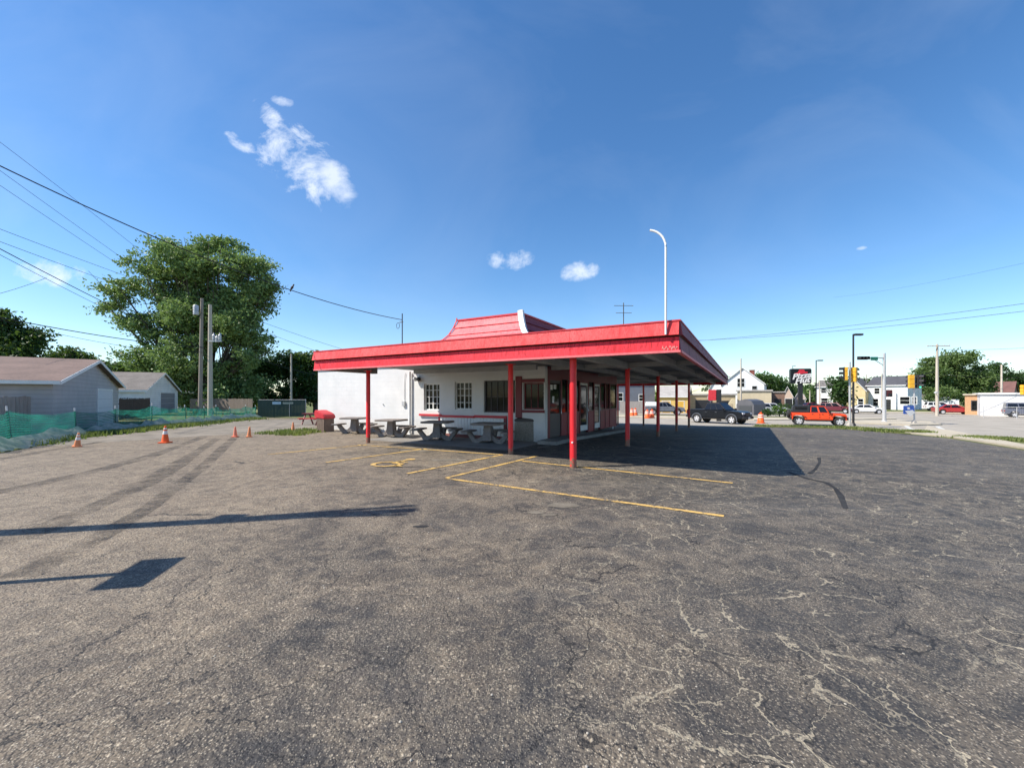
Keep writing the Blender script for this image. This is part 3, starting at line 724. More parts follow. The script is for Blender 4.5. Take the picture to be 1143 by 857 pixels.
# traffic cones
def cone(mcol, h=.70, collars=True):
    t = thing('traffic_cone', '', 'traffic cone')
    q_ = h/.7
    MB().box(-.18*q_,.18*q_,-.18*q_,.18*q_,0,.035).build('base', mcol, t, bevel=.01)
    MB().lathe([(.135*q_,.035),(.03,h),(.022,h+.005)], 18).build('body', mcol, t, smooth=True)
    if collars:
        def rr(z): return .135*q_+(.03-.135*q_)*(z-.035)/(h-.035)+.003
        MB().lathe([(rr(.36*h/.7),.36*h/.7),(rr(.50*h/.7),.50*h/.7)], 18, cap=False).build('collar', M_refl, t, smooth=True)
        MB().lathe([(rr(.56*h/.7),.56*h/.7),(rr(.62*h/.7),.62*h/.7)], 18, cap=False).build('collar', M_refl, t, smooth=True)
    return t
for px, py, m, cl, hh, tilt, lb in [(86,499.5,M_orange2,True,.47,5,'faded tan and orange traffic cone at the foot of the green netting, leftmost of all'),
    (184.5,495,M_orange,True,.62,0,'bright orange traffic cone with two white collars on the gravel'),
    (262.5,488.5,mat('pink_orange',(.8,.25,.15),.6),False,.43,0,'pale pinkish traffic cone, left one of the close pair'),
    (278,488.5,M_orange2,False,.43,3,'sun-bleached tan traffic cone, right one of the close pair'),
    (327,482.5,M_orange2,False,.46,-3,'yellowish traffic cone beside the weeds nearest the white wall')]:
    o = cone(m, hh, cl); x, y, z = G(px, py-.6); o.location = (x,y,z+.01); o.rotation_euler = (R(tilt),R(tilt),R(tilt*9)); tag(o, lb, 'traffic cone', 'traffic cones along the netting')

# green netting fence
posts = [((-35,457),(-30,507)),((7,453),(12.3,499.5)),((83,455),(85.7,486.5)),((128.6,452.5),(128.6,482.5)),((169.6,449.5),(168.7,477.5)),((206,451.6),(207.7,473.7)),
         ((227.5,453),(228,472.2)),((241,451.6),(241.4,470.5)),((256,454),(259,469)),((274,451.5),(275,467.3)),((285,452),(285,466.5))]
t = thing('netting_fence', 'sagging green debris netting strung on black and white tipped steel posts along the lot', 'fence', G(128.6,482.5))
o0 = Vector(G(128.6,482.5)); bases = []
for (tx, ty), (bx, by) in posts:
    b = Vector(G(bx, by)); Y = b.y; tp = Vector(At(tx, ty, Y)); bases.append((b, tp))
    p = MB().tube([b-o0, b-o0+(tp-b)*.88], .024, 6).build('post', M_black, t)
    MB().tube([b-o0+(tp-b)*.88, tp-o0], .026, 6).build('post_tip', M_refl, p)
def netmat():
    t = NT('green_netting'); 
    uvm = t.co.outputs['UV']
    wv = t.n.new('ShaderNodeTexWave'); wv.wave_type = 'BANDS'; wv.bands_direction = 'Y'; t.L(t.map((1,1,1), vec=uvm), wv.inputs['Vector'])
    wv.inputs['Scale'].default_value = 4.2; wv.inputs['Distortion'].default_value = 1.2; wv.inputs['Detail'].default_value = 2
    n = t.noise(2.0, 5, .6, t.map((1,3,1), vec=uvm))
    a = t.math('MULTIPLY_ADD', wv.outputs['Fac'], .55, t.math('MULTIPLY_ADD', n, .9, -.2), clamp=True)
    t.base(t.ramp(n, [(.3, (.008,.10,.075)), (.7, (.022,.21,.16))])); t.rough(.6)
    tr = t.n.new('ShaderNodeBsdfTranslucent'); tr.inputs[0].default_value = (.025,.25,.19,1)
    tp = t.n.new('ShaderNodeBsdfTransparent'); m1 = t.n.new('ShaderNodeMixShader'); m1.inputs[0].default_value = .5; m2 = t.n.new('ShaderNodeMixShader')
    t.L(t.b.outputs[0], m1.inputs[1]); t.L(tr.outputs[0], m1.inputs[2]); t.L(a, m2.inputs[0]); t.L(tp.outputs[0], m2.inputs[1]); t.L(m1.outputs[0], m2.inputs[2]); t.L(m2.outputs[0], t.out.inputs[0]); return t.m
def hemmat():
    t = NT('pale_netting'); c = t.ramp(t.noise(5, 5), [(.35, (.40,.52,.44)), (.65, (.70,.74,.68))]); t.base(c)
    tr = t.n.new('ShaderNodeBsdfTranslucent'); t.L(c, tr.inputs[0]); m1 = t.n.new('ShaderNodeMixShader'); m1.inputs[0].default_value = .6
    t.L(t.b.outputs[0], m1.inputs[1]); t.L(tr.outputs[0], m1.inputs[2]); t.L(m1.outputs[0], t.out.inputs[0]); return t.m
def clothmesh(name, fn, nu, nv, m, parent):
    vs = [fn(i/nu, j/nv) for j in range(nv+1) for i in range(nu+1)]
    fs = [(j*(nu+1)+i, j*(nu+1)+i+1, (j+1)*(nu+1)+i+1, (j+1)*(nu+1)+i) for j in range(nv) for i in range(nu)]
    me = bpy.data.meshes.new(name); me.from_pydata(vs, [], fs); u = me.uv_layers.new()
    for p in me.polygons:
        for li in p.loop_indices:
            k = me.loops[li].vertex_index; u.data[li].uv = ((k % (nu+1))/nu*20, (k//(nu+1))/nv)
    me.materials.append(m); me.shade_smooth(); o = bpy.data.objects.new(name, me); COL.objects.link(o); o.parent = parent; return o
NB = len(bases)-1
def netpt(s, r):
    q = s*NB; i = min(int(q), NB-1); f = q-i
    (b0, t0), (b1, t1) = bases[i], bases[i+1]
    b = b0.lerp(b1, f); tp = t0.lerp(t1, f)
    sag = (.05+.14*random_sag[i])*4*f*(1-f)
    d = (b1-b0).normalized(); nrm = Vector((-d.y, d.x, 0))
    p = b.lerp(tp, .06+r*.82) - Vector((0,0,1))*sag*r
    wob = .05*math.sin(q*9+r*4)+.04*math.sin(q*23-r*7)
    return tuple(p + nrm*(-.04+wob*4*f*(1-f)*(.4+r)) - o0)
random.seed(3); random_sag = [random.uniform(.2,1) for _ in range(20)]
clothmesh('netting', netpt, 180, 14, netmat(), t)
def skirt(s, r):
    q = s*NB; i = min(int(q), NB-1); f = q-i; (b0, _), (b1, _) = bases[i], bases[i+1]
    b = b0.lerp(b1, f); d = (b1-b0).normalized(); nrm = Vector((-d.y, d.x, 0))
    if nrm.x*b.x + nrm.y*b.y > 0: nrm = -nrm
    h = .36+.07*math.sin(q*5)+.05*math.sin(q*13.7)
    p = b + nrm*(.08+.5*(1-r)+.05*math.sin(q*11)) + Vector((0,0,.03+h*r+.03*math.sin(q*17+r*6)))
    return tuple(p-o0)
clothmesh('netting_hem', skirt, 220, 5, hemmat(), t)

# ------------------------------------------------------------------ plants
def leaf_mesh(name, centres, radii, count, size, m, parent=None, seed=1, squash=.8, up=.35):
    rng = np.random.default_rng(seed); C = np.array(centres, float); Rr = np.array(radii, float)
    vol = Rr.prod(axis=1)**(2/3); pick = rng.choice(len(C), count//55+1, p=vol/vol.sum())
    d = rng.normal(size=(len(pick),3)); d /= np.linalg.norm(d,axis=1)[:,None]
    rad = rng.uniform(.3,1.0,(len(pick),1))**.6
    cl = C[pick] + d*rad*Rr[pick]                       # clump centres, mostly near the skin of each mass
    k = rng.integers(0, len(cl), count)
    cs = rng.uniform(1.3, 3.4, len(cl))*size*1.9
    off = np.clip(rng.normal(size=(count,3)), -1.7, 1.7)*np.array([1,1,.6])*.5
    p = cl[k] + off*cs[k][:,None]
    n = rng.normal(size=(count,3)); n[:,2] += up; n /= np.linalg.norm(n,axis=1)[:,None]
    a = np.cross(n, rng.normal(size=(count,3))); a /= np.linalg.norm(a,axis=1)[:,None]; b = np.cross(n, a)
    s = size*rng.uniform(.5,1.25,(count,1))
    tip = p + a*s; l = p + b*s*.45 - a*s*.15; r = p - b*s*.45 - a*s*.15; bk = p - a*s*.85
    V = np.stack([tip, l, bk, r], axis=1).reshape(-1,3)
    me = bpy.data.meshes.new(name); me.vertices.add(len(V)); me.vertices.foreach_set('co', V.ravel())
    me.loops.add(count*4); me.loops.foreach_set('vertex_index', np.arange(count*4)); me.polygons.add(count)
    me.polygons.foreach_set('loop_start', np.arange(count)*4)
    me.update(calc_edges=True); me.materials.append(m)
    o = bpy.data.objects.new(name, me); COL.objects.link(o)
    if parent: o.parent = parent
    return o
def tree(px, Y, blobs, label, m, count=5000, size=.3, name='tree', trunk_r=.3, group=None, seed=1, depth=.8, split=0):
    # blobs: (px, py, rx, ry) as seen; each becomes a mass of real depth
    x0 = (px-CX)/F*Y; zg = gz(x0, Y); t = thing(name, label, 'tree', (x0, Y, zg), 0, group)
    random.seed(seed); cs, rs = [], []
    for bx, by, rx, ry in blobs:
        c = At(bx, by, Y); dy = random.uniform(-.5,.5)*rx*Y/F*depth
        cs.append((c[0]-x0, dy, c[2]-zg)); rs.append((rx*Y/F, max(rx,ry)*Y/F*depth, ry*Y/F))
    mass = list(zip(cs, rs)); lc, lr = cs, rs
    if split:
        lc, lr = [], []
        for c, r_ in mass:
            for q in range(split):
                d = Vector((random.gauss(0,1), random.gauss(0,1), random.gauss(0,1))).normalized()*random.uniform(.35,.95); f = random.uniform(.28,.50)
                lc.append((c[0]+d.x*r_[0], c[1]+d.y*r_[1], c[2]+d.z*r_[2])); m_ = (r_[0]+r_[2])/2; lr.append((m_*f*1.15, m_*f*1.15, m_*f*.9))
    tk = MB(); zc = sum(c[2] for c in cs)/len(cs); zl = min(c[2]-r_[2]*.3 for c, r_ in zip(cs, rs))
    zl = max(zl, .8); hub = Vector((0,0,zl))
    tk.tube([(0,0,-.2),(0.03,0,zl*.5),(0,0.02,zl)], [trunk_r*1.2, trunk_r, trunk_r*.85], 10)
    for c in cs:
        c = Vector(c); mid = hub.lerp(c, .5)+Vector((0,0,-.06*(c-hub).length))
        tk.tube([hub-Vector((0,0,.1)), mid, c, c+(c-hub)*.08], [trunk_r*.5, trunk_r*.28, trunk_r*.12, trunk_r*.03], 6)
        for q in range(3):
            e = c + Vector((random.uniform(-1,1),random.uniform(-1,1),random.uniform(-.2,1)))*max(rs[0])*.6
            tk.tube([mid, e], [trunk_r*.16, trunk_r*.03], 5)
    tk.build('trunk', M_bark, t, smooth=True)
    leaf_mesh('crown', lc, lr, count, size, m, t, seed)
    return t
big = [(207,290,40,22),(172,312,32,20),(247,292,38,22),(283,308,22,22),(145,328,26,14),(124,345,14,8),(190,335,38,26),(238,335,44,28),(278,338,22,24),(152,358,22,11),(190,375,34,26),(232,372,38,30),(268,372,26,28),(180,405,32,24),(215,410,40,26),(255,405,32,28),(178,432,26,18),(212,436,36,20),(250,434,34,22),(285,385,16,24),(298,318,10,14),(186,276,14,8),(228,274,18,8),(215,315,50,26),(225,350,60,28)]
tree(232, 50, big, 'tall spreading green maple rising behind the two utility poles', M_leafM, 125000, .22, 'maple_tree', .55, seed=4, split=9)
tree(352, 58, [(285,425,22,24),(310,408,20,16),(335,415,22,22),(350,430,14,20),(300,437,26,14),(330,437,26,14),(275,440,16,12)], 'dark dense trees mass behind the dumpster enclosure, left of the restaurant', M_leafB, 26000, .26, seed=5, split=7)
tree(-5, 34, [(-8,395,30,26),(12,378,18,20),(-5,360,14,14),(28,393,14,9),(2,352,8,7)], 'dark tree rising behind the brown roofed garage at the left edge', M_leafB, 16000, .20, seed=6, split=7)
tree(80, 62, [(80,398,17,9),(70,402,12,7),(92,403,12,7)], 'small rounded green tree above the ridge of the brown roofed garage', M_leafB, 6000, .26, seed=7)
tree(120, 80, [(112,410,10,5),(126,412,12,5),(140,412,10,5),(155,414,14,6)], 'low distant green treetops just above the second garage roof', M_leafB, 2500, .45, seed=8)
tree(860, 112, [(858,433,20,11),(845,426,14,8),(872,438,16,12),(830,424,16,6),(882,446,10,10)], 'dark green tree standing behind the white gabled house', M_leafB, 15000, .36, seed=9, split=6)
tree(851, 120, [(851,422,9,6),(858,428,10,8)], 'rounded bright green treetop peeking over the white house ridge', M_leafC, 2500, .5, seed=19)
tree(745, 105, [(745,443,13,8),(738,447,10,6),(755,448,8,5)], 'bright green tree seen under the canopy beyond the grey pickup', M_leafC, 3500, .42, seed=10)
tree(925, 190, [(905,437,14,6),(925,436,16,6),(945,434,16,7),(915,444,20,7),(940,443,18,6),(965,430,8,5)], 'distant dark trees beyond the pole line behind the pizza sign', M_leafB, 8000, .8, seed=11)
tree(935, 70, [(938,440,5,5),(940,450,5,6),(937,430,5,6)], 'narrow dark evergreen beside the pale yellow house', M_leafB, 2500, .3, seed=12)
tree(1065, 92, [(1065,402,14,9),(1050,410,18,12),(1078,412,18,12),(1045,428,22,14),(1070,430,26,14),(1095,430,14,13),(1040,443,20,9),(1068,446,24,8),(1032,418,8,8)], 'largest rounded green tree between the white house and the low white building', M_leafA, 42000, .30, seed=13, split=7)
tree(1128, 104, [(1112,424,14,9),(1130,425,14,8),(1145,422,14,9),(1105,434,12,8),(1125,436,18,8),(1145,436,14,8),(1112,408,4,5),(1112,414,5,5)], 'dark green trees behind the low white building at the right edge', M_leafB, 18000, .32, seed=14, split=6)
tree(880, 150, [(880,440,10,8),(892,442,10,8),(900,447,10,6)], 'hazy green tree low behind the pizza sign post', M_leafA, 3000, .6, seed=15)
tree(985, 190, [(975,428,12,4),(1000,428,14,4),(1020,430,10,4)], 'distant treetops just above the grey roofs of the white houses', M_leafB, 2500, .8, seed=16)
tree(745, 260, [(700,440,14,5),(790,432,10,5)], 'far faint trees on the skyline behind the canopy', M_leafB, 1200, .9, seed=17)
# roadside shrubs
for k, (px, Y, h, lb, m) in enumerate([(857,54,1.5,'rounded low shrub right of the orange barrel',M_leafB),(870,54,2.3,'yellow-green flowering shrub beside the silver SUV',M_leafC),(877,54,2.4,'dark twiggy shrub just behind the rear of the red off-roader',M_leafB)]):
    x = (px-CX)/F*Y; z = gz(x, Y); t = thing('shrub', lb, 'shrub', (x,Y,z))
    MB().tube([(0,0,0),(.1,0,h*.3),(.3,0,h*.5)], [.05,.04,.02], 5).tube([(0,0,0),(-.2,.1,h*.5)], [.05,.02], 5).build('stem', M_bark, t)
    leaf_mesh('foliage', [(0,0,h*.45),(.4,0,h*.4),(-.4,.1,h*.4)], [(h*.3,h*.3,h*.3)]*3, 700, .12, m, t, seed=30+k)
# grass tufts
def tufts(name, polys, count, hmin, hmax, seed, label):
    rng = random.Random(seed); mb = MB()
    for _ in range(count):
        a, b, w_ = rng.choice(polys); f = rng.random()
        A, B = Vector(G(*a)), Vector(G(*b)); p = A.lerp(B, f); n = Vector((-(B-A).y, (B-A).x, 0)).normalized(); p += n*rng.gauss(0, w_)
        p.z = gz(p.x, p.y)
        for _k in range(5):
            q = rng.uniform(0,6.28); h = rng.uniform(hmin, hmax); d = Vector((math.cos(q), math.sin(q), 0)); s = Vector((-d.y, d.x, 0))*.02*(1+p.y/25)
            o = p+Vector((rng.gauss(0,.08), rng.gauss(0,.08), 0)); mb.add([o-s, o+s, o+d*h*.4+Vector((0,0,h))], [(0,1,2)])
    o = mb.build(name, M_grassblade); tag(o, label, 'grass', None, 'stuff')
tufts('grass', [((0,500),(86,487),.35),((86,487),(129,483.5),.4),((129,483.5),(169,478.5),.4),((169,478.5),(207,475),.45),((207,475),(285,467.5),.5)], 3800, .06, .24, 1, 'green weedy grass growing along the foot of the green netting')
tufts('weeds', [((302,485),(350,480),.5),((318,486),(352,481.5),.3),((312,484),(330,483),.4)], 420, .04, .2, 2, 'thin dry weeds at the edge of the asphalt left of the white wall')
tufts('grass', [((845,476),(945,478),.4),((945,478),(1016,484),.5),((1016,484),(1030,483),.3)], 1500, .06, .26, 3, 'scrubby grass and weeds along the lot edge in front of the red off-roader')
tufts('grass', [((1090,489),(1143,494.5),.5),((1090,488.2),(1143,492.5),.6)], 1100, .05, .18, 4, 'grass strip beside the pale sidewalk at the right edge')

# ------------------------------------------------------------------ buildings
def frame_from(a, b):     # front line a->b on ground; returns origin, rotation, length
    d = Vector((b[0]-a[0], b[1]-a[1])); return d.length, math.atan2(d.y, d.x)
def gable(label, a, b, depth, hw, hr, wallm, roofm, name='garage', cat='garage', gable_front=True, over=.25, doors=(), wins=(), chimney=None, z=None, trim=M_whitepaint, sidewins=(), base=None):
    """a, b: ground points of the wall facing us (left to right); depth runs away from us."""
    ln, rz = frame_from(a, b); zz = z if z is not None else gz(a[0], a[1])
    t = thing(name, label, cat, (a[0], a[1], zz), rz)
    w_ = MB(); rf = MB(); th = .12
    if gable_front:
        w_.prism([(0,0),(ln,0),(ln,hw),(ln/2,hr),(0,hw)], 0, depth, 'y')
        for s in (0, 1):
            sl = (hr-hw)/(ln/2); e0 = (-over, hw-over*sl) if s == 0 else (ln+over, hw-over*sl)
            pk = (ln/2, hr); rf.prism([e0, pk, (pk[0], pk[1]+th), (e0[0], e0[1]+th)], -over, depth+over, 'y')
    else:
        w_.prism([(0,0),(depth,0),(depth,hw),(depth/2,hr),(0,hw)], 0, ln, 'x')
        for s in (0, 1):
            sl = (hr-hw)/(depth/2); e0 = (-over, hw-over*sl) if s == 0 else (depth+over, hw-over*sl)
            pk = (depth/2, hr); rf.prism([e0, pk, (pk[0], pk[1]+th), (e0[0], e0[1]+th)], -over, ln+over, 'x')
    w_.build('wall', wallm, t)
    r = rf.build('roof', roofm, t)
    # barge / fascia trim
    fb = MB()
    if gable_front:
        sl = (hr-hw)/(ln/2)
        for s in (0, 1):
            e0 = (-over, hw-over*sl) if s == 0 else (ln+over, hw-over*sl); pk = (ln/2, hr)
            fb.prism([(e0[0], e0[1]-.06), (pk[0], pk[1]-.06), (pk[0], pk[1]+th-.02), (e0[0], e0[1]+th-.02)], -over-.03, -over-.002, 'y')
        fb.box(-over-.05, -over+.0, -over, depth+over, hw-over*sl-.08, hw-over*sl+.1)
    else:
        fb.box(-over, ln+over, -over-.05, -over, hw-over*(hr-hw)/(depth/2)-.06, hw-over*(hr-hw)/(depth/2)+.1)
    fb.build('fascia_board', trim, t)
    for (x0, x1, z0, z1, m) in doors:
        d = MB().box(x0-.08,x0,-.05,-.002,z0,z1+.08).box(x1,x1+.08,-.05,-.002,z0,z1+.08).box(x0,x1,-.05,-.002,z1,z1+.08).build('door', trim, t)
        lf = MB(); k = 4
        for i in range(k): lf.box(x0, x1, -.03, -.003, z0+(z1-z0)*i/k+.01, z0+(z1-z0)*(i+1)/k-.01)
        lf.build('leaf', m, d)
    for (x0, x1, z0, z1) in wins:
        f_ = MB().box(x0-.1,x1+.1,-.06,-.002,z0-.1,z0).box(x0-.1,x1+.1,-.06,-.002,z1,z1+.1).box(x0-.1,x0,-.06,-.002,z0,z1).box(x1,x1+.1,-.06,-.002,z0,z1).box(x0,x1,-.055,-.004,(z0+z1)/2-.03,(z0+z1)/2+.03).build('window', trim, t)
        MB().box(x0,x1,-.03,-.003,z0,z1).build('pane', M_wg, f_)
    if chimney:
        cx, cy, cw, z0, z1 = chimney
        MB().box(cx-cw/2,cx+cw/2,cy-cw/2,cy+cw/2,z0,z1).box(cx-cw/2-.06,cx+cw/2+.06,cy-cw/2-.06,cy+cw/2+.06,z1,z1+.12).build('chimney', mat('chimney_brick', (.22,.07,.05), .85, .3, 6), r)
    return t
M_sidegrey = siding('grey_siding', (.40,.39,.41), .2); M_sidewhite = siding('white_siding', (.80,.81,.82), .2); M_sidedark = siding('slate_siding', (.13,.15,.19), .2)
M_sideyellow = siding('yellow_siding', (.62,.50,.28), .18); M_beige = mat('beige_render', (.50,.43,.30), .8, .1, 2, .1)
M_roofbrown = shingles('brown_shingle', (.17,.115,.095)); M_roofgrey = shingles('grey_shingle', (.17,.155,.145)); M_rooflight = shingles('pale_shingle', (.36,.34,.32)); M_roofdark = shingles('dark_shingle', (.08,.08,.09)); M_roofgreen = shingles('olive_shingle', (.21,.22,.19))
M_doorwhite = mat('garage_door_white', (.62,.64,.68), .5, .06)
# garage 1: gable end runs away to the right of the picture
a = (-20.3, 18.1); b = (-27.2, 28.3)
d_ = Vector((b[0]-a[0], b[1]-a[1])); ln = d_.length
# seen wall is a->b with the building lying to its left: swap so that depth runs left
t = thing('garage', 'grey sided garage with brown shingle roof at the left edge behind the netting', 'garage', (a[0],a[1],0), math.atan2(d_.y, d_.x))
w_, dep, hw, hr, ov = ln, 12.0, 2.38, 3.72, .3
MB().prism([(0,0),(w_,0),(w_,hw),(w_/2,hr),(0,hw)], 0, dep, 'y').build('wall', M_sidegrey, t)
sl = (hr-hw)/(w_/2); rf = MB(); fb = MB()
for s in (0,1):
    e0 = (-ov, hw-ov*sl) if s == 0 else (w_+ov, hw-ov*sl); pk = (w_/2, hr)
    rf.prism([e0, pk, (pk[0], pk[1]+.1), (e0[0], e0[1]+.1)], -ov, dep+ov, 'y')
    fb.prism([(e0[0], e0[1]-.07), (pk[0], pk[1]-.07), (pk[0], pk[1]+.09), (e0[0], e0[1]+.09)], -ov-.03, -ov-.002, 'y')
fb.box(-ov-.1, -ov-.002, -ov, dep+ov, hw-ov*sl-.06, hw-ov*sl+.09)
rf.build('roof', M_roofbrown, t); fb.build('gutter', M_whitepaint, t)
d = MB().box(6.9,7.0,-.06,-.002,0,2.2).box(10.3,10.4,-.06,-.002,0,2.2).box(7.0,10.3,-.06,-.002,2.1,2.2).build('door', M_whitepaint, t)
lf = MB()
for i in range(4): lf.box(7.0,10.3,-.03,-.003,.525*i+.01,.525*(i+1)-.006)
lf.build('leaf', M_doorwhite, d)
# garage 2
a = At(161.7,440,38)[:2]; b = At(198.4,440,45)[:2]
gable('white garage with brown roof, second garage from the left', a, b, 9, 2.35, 4.05, M_sidewhite, M_roofgrey, doors=((3.2,6.6,0,2.1,mat('grey_door',(.25,.25,.27),.6)),), z=0)
a = At(199,440,62)[:2]; b = At(232,440,66)[:2]
gable('low white garage with pale roof directly behind the two utility poles', a, b, 5.5, 2.5, 3.9, M_sidewhite, M_rooflight, gable_front=False, doors=((.8,2.8,0,2.1,M_wooddark),), z=0)
# board fences on the left
def board_fence(label, a, b, h, m, gap=.01, bw=.14, pointed=False, z=0):
    L_, rz = frame_from(a, b); t = thing('board_fence', label, 'fence', (a[0],a[1],z), rz); mb = MB(); k = int(L_/bw); random.seed(int(L_*10))
    for i in range(k):
        hh = h+random.uniform(-.03,.03)+(.08 if pointed and i % 2 else 0); mb.box(i*bw, (i+1)*bw-gap, random.uniform(-.005,.005)-.01, .015, .03, hh)
    mb.build('boards', m, t); MB().box(0,L_,.02,.07,.3,.4).box(0,L_,.02,.07,h-.4,h-.3).build('rail', m, t)
    for i in range(int(L_/2.4)+1): MB().box(i*2.4-.05,i*2.4+.05,.072,.17,0,h-.02).build('post', m, t)
    return t
board_fence('weathered grey board fence in front of the grey garage', At(-40,440,15.5)[:2], At(58,440,18.6)[:2], 1.72, M_woodgrey)
board_fence('dark brown picket fence between the first and second garages', At(133,440,30)[:2], At(168,440,35)[:2], 1.55, M_wooddark, .02, .14, True)
board_fence('brown board fence beneath the big maple tree', At(212,440,48)[:2], At(283,440,46)[:2], 1.5, M_wood)
# dumpster enclosure
def encl():
    A = Vector(G(288,466)); B = Vector(G(341,466.5)); L_, rz = frame_from(A, B)
    t = thing('dumpster_enclosure', 'dark green screened chain link enclosure left of the restaurant', 'enclosure', (A.x,A.y,A.z), rz)
    h = 1.62
    m = mat('green_slats', (.012,.04,.032), .6, .3, 5, .2, stretch=(8,8,.5))
    mb = MB(); k = int(L_/.12)
    for i in range(k): mb.box(i*L_/k+.006,(i+1)*L_/k-.006,-.012,.012,.05,h-.04+random.uniform(-.02,.02))
    mb.build('screen', m, t)
    mb = MB(); k = 18
    for i in range(k): mb.box(-.012,.012,i*2.6/k+.006,(i+1)*2.6/k-.006,.05,h-.05)
    mb.build('screen', m, t)
    for i in range(4): MB().tube([(L_*i/3,.04,0),(L_*i/3,.04,h+.05)], .035, 8).build('post', M_steel if i > 1 else M_black, t)
    MB().tube([(0,0.04,h),(L_,.04,h)], .02, 6).build('rail', M_steel, t)
    MB().box(L_*.30,L_*.48,-.03,-.014,h-.42,h-.18).build('notice', mat('pale_blue_notice', (.35,.5,.6), .6, .2, 12), t)
    MB().box(L_*.52,L_*.74,-.03,-.014,h-.40,h-.22).build('notice', mat('grey_notice', (.25,.3,.25), .6, .5, 16), t)
    MB().tube([(L_*.66,-.02,.1),(L_*.66,-.02,h-.4)], .02, 6).build('gate_latch', M_steel, t)
encl()

# right-hand background buildings
def flat_building(label, a, b, depth, h, m, name='building', cat='building', z=None, roofm=M_roofdark, wins=(), doors=(), trimm=M_whitepaint):
    L_, rz = frame_from(a, b); zz = z if z is not None else gz(a[0], a[1]); t = thing(name, label, cat, (a[0],a[1],zz), rz)
    MB().box(0,L_,0,depth,0,h).build('wall', m, t); MB().box(-.2,L_+.2,-.2,depth+.2,h,h+.22).build('roof', roofm, t)
    for (x0,x1,z0,z1) in wins:
        f_ = MB().box(x0-.1,x1+.1,-.06,-.002,z0-.1,z0).box(x0-.1,x1+.1,-.06,-.002,z1,z1+.1).box(x0-.1,x0,-.06,-.002,z0,z1).box(x1,x1+.1,-.06,-.002,z0,z1).build('window', trimm, t); MB().box(x0,x1,-.03,-.003,z0,z1).build('pane', M_wg, f_)
    for (x0,x1,z0,z1,dm) in doors: MB().box(x0,x1,-.05,-.003,z0,z1).build('door', dm, t)
    return t
def xy(px, Y): return ((px-CX)/F*Y, Y)
def fr(p0, p1, Y, turn=0):
    # wall line between two sight lines through distance Y, square to the view and then turned
    tm = ((p0+p1)/2-CX)/F; C = Vector((tm*Y, Y)); a = math.atan2(-tm, 1)+R(turn); d = Vector((math.cos(a), math.sin(a))); out = []
    for p in (p0, p1):
        tt = (p-CX)/F; s_ = (tt*C.y-C.x)/(d.x-tt*d.y); q = C+d*s_; out.append((q.x, q.y))
    return out
# white gabled house (gable end seen) with lower beige hall in front
gable('white two storey gabled house with grey roof and brick chimney right of the canopy', *fr(806,853,80,-4), 13, 5.2, 8.3, M_sidewhite, M_roofgreen, 'house', 'house', wins=((2.7,3.9,4.6,6.2),(5.2,6.0,3.4,4.7)), chimney=(4.9,5.5,.9,4.5,8.0))
gable('small white gable wing left of the tall white house', *fr(792,806,84,-4), 8, 4.4, 6.6, M_sidewhite, M_rooflight, 'house', 'house', gable_front=True)
flat_building('low beige hall with flat roof in front of the white gabled house', *fr(823,861,68,-2), 9, 3.55, M_beige, roofm=M_rooflight, z=-.9)
flat_building('long low pale carport with dark openings behind the black pickup', *fr(758,821,67,4), 7, 2.9, mat('tan_render', (.42,.33,.2), .8), roofm=M_rooflight, z=-.9, doors=((2.5,5.0,0,2.1,M_black),(6.2,8.0,0,2.0,M_black)))
gable('ochre yellow building with wide pale roof seen under the canopy', xy(735,68), xy(768,66), 9, 2.7, 4.4, mat('ochre_render', (.62,.42,.13), .8, .1), M_rooflight, 'building', 'building', gable_front=False, doors=((2.9,3.9,0,1.9,mat('yellow_door',(.6,.36,.05),.6)),(.6,1.8,0,1.9,mat('mustard',(.5,.3,.06),.6))), z=-.9)
gable('dark grey sided house with pale windows framed by the far canopy posts', xy(672,76), xy(731,74), 9, 5.3, 7.4, M_sidedark, M_rooflight, 'house', 'house', gable_front=False, wins=((3.0,3.7,1.9,3.3),(6.6,7.4,1.9,3.0),(1.4,2.0,2.0,3.2)), z=-.9)
board_fence('tan board fence below the dark grey house', xy(692,66), xy(727,64), 1.9, M_woodgrey, z=-.9)
# arched storage shed
a = xy(822,60); b = xy(841.5,58); L_, rz = frame_from(a, b)
t = thing('storage_shed', 'grey arched metal storage shed in front of the beige hall', 'shed', (a[0],a[1],-.9), rz)
pr = [(0,0),(L_,0),(L_,1.5),(L_*.85,2.05),(L_*.5,2.3),(L_*.15,2.05),(0,1.5)]
MB().prism(pr, 0, 3.5, 'y').build('shell', mat('dark_metal', (.10,.10,.11), .5), t)
MB().box(L_*.12,L_*.88,-.04,-.003,0,1.35).build('door', mat('shed_door', (.05,.055,.06), .6), t)
a = xy(812.5,60.5); b = xy(822,60); L_, rz = frame_from(a, b)
t = thing('lumber_cover', 'pale tan arched tarp shelter immediately left of the grey shed', 'shelter', (a[0]-.05,a[1],-.9), rz)
MB().prism([(0,0),(L_-.1,0),(L_-.1,2.3),(L_*.6,2.35),(L_*.2,1.8),(0,1.1)], 0, 3, 'y').build('cover', mat('tan_tarp', (.52,.44,.28), .8, .2, 3), t)
MB().box(L_*.3,L_*.6,-.04,-.003,0,1.6).build('flap', mat('tan_flap', (.4,.32,.2), .8), t)
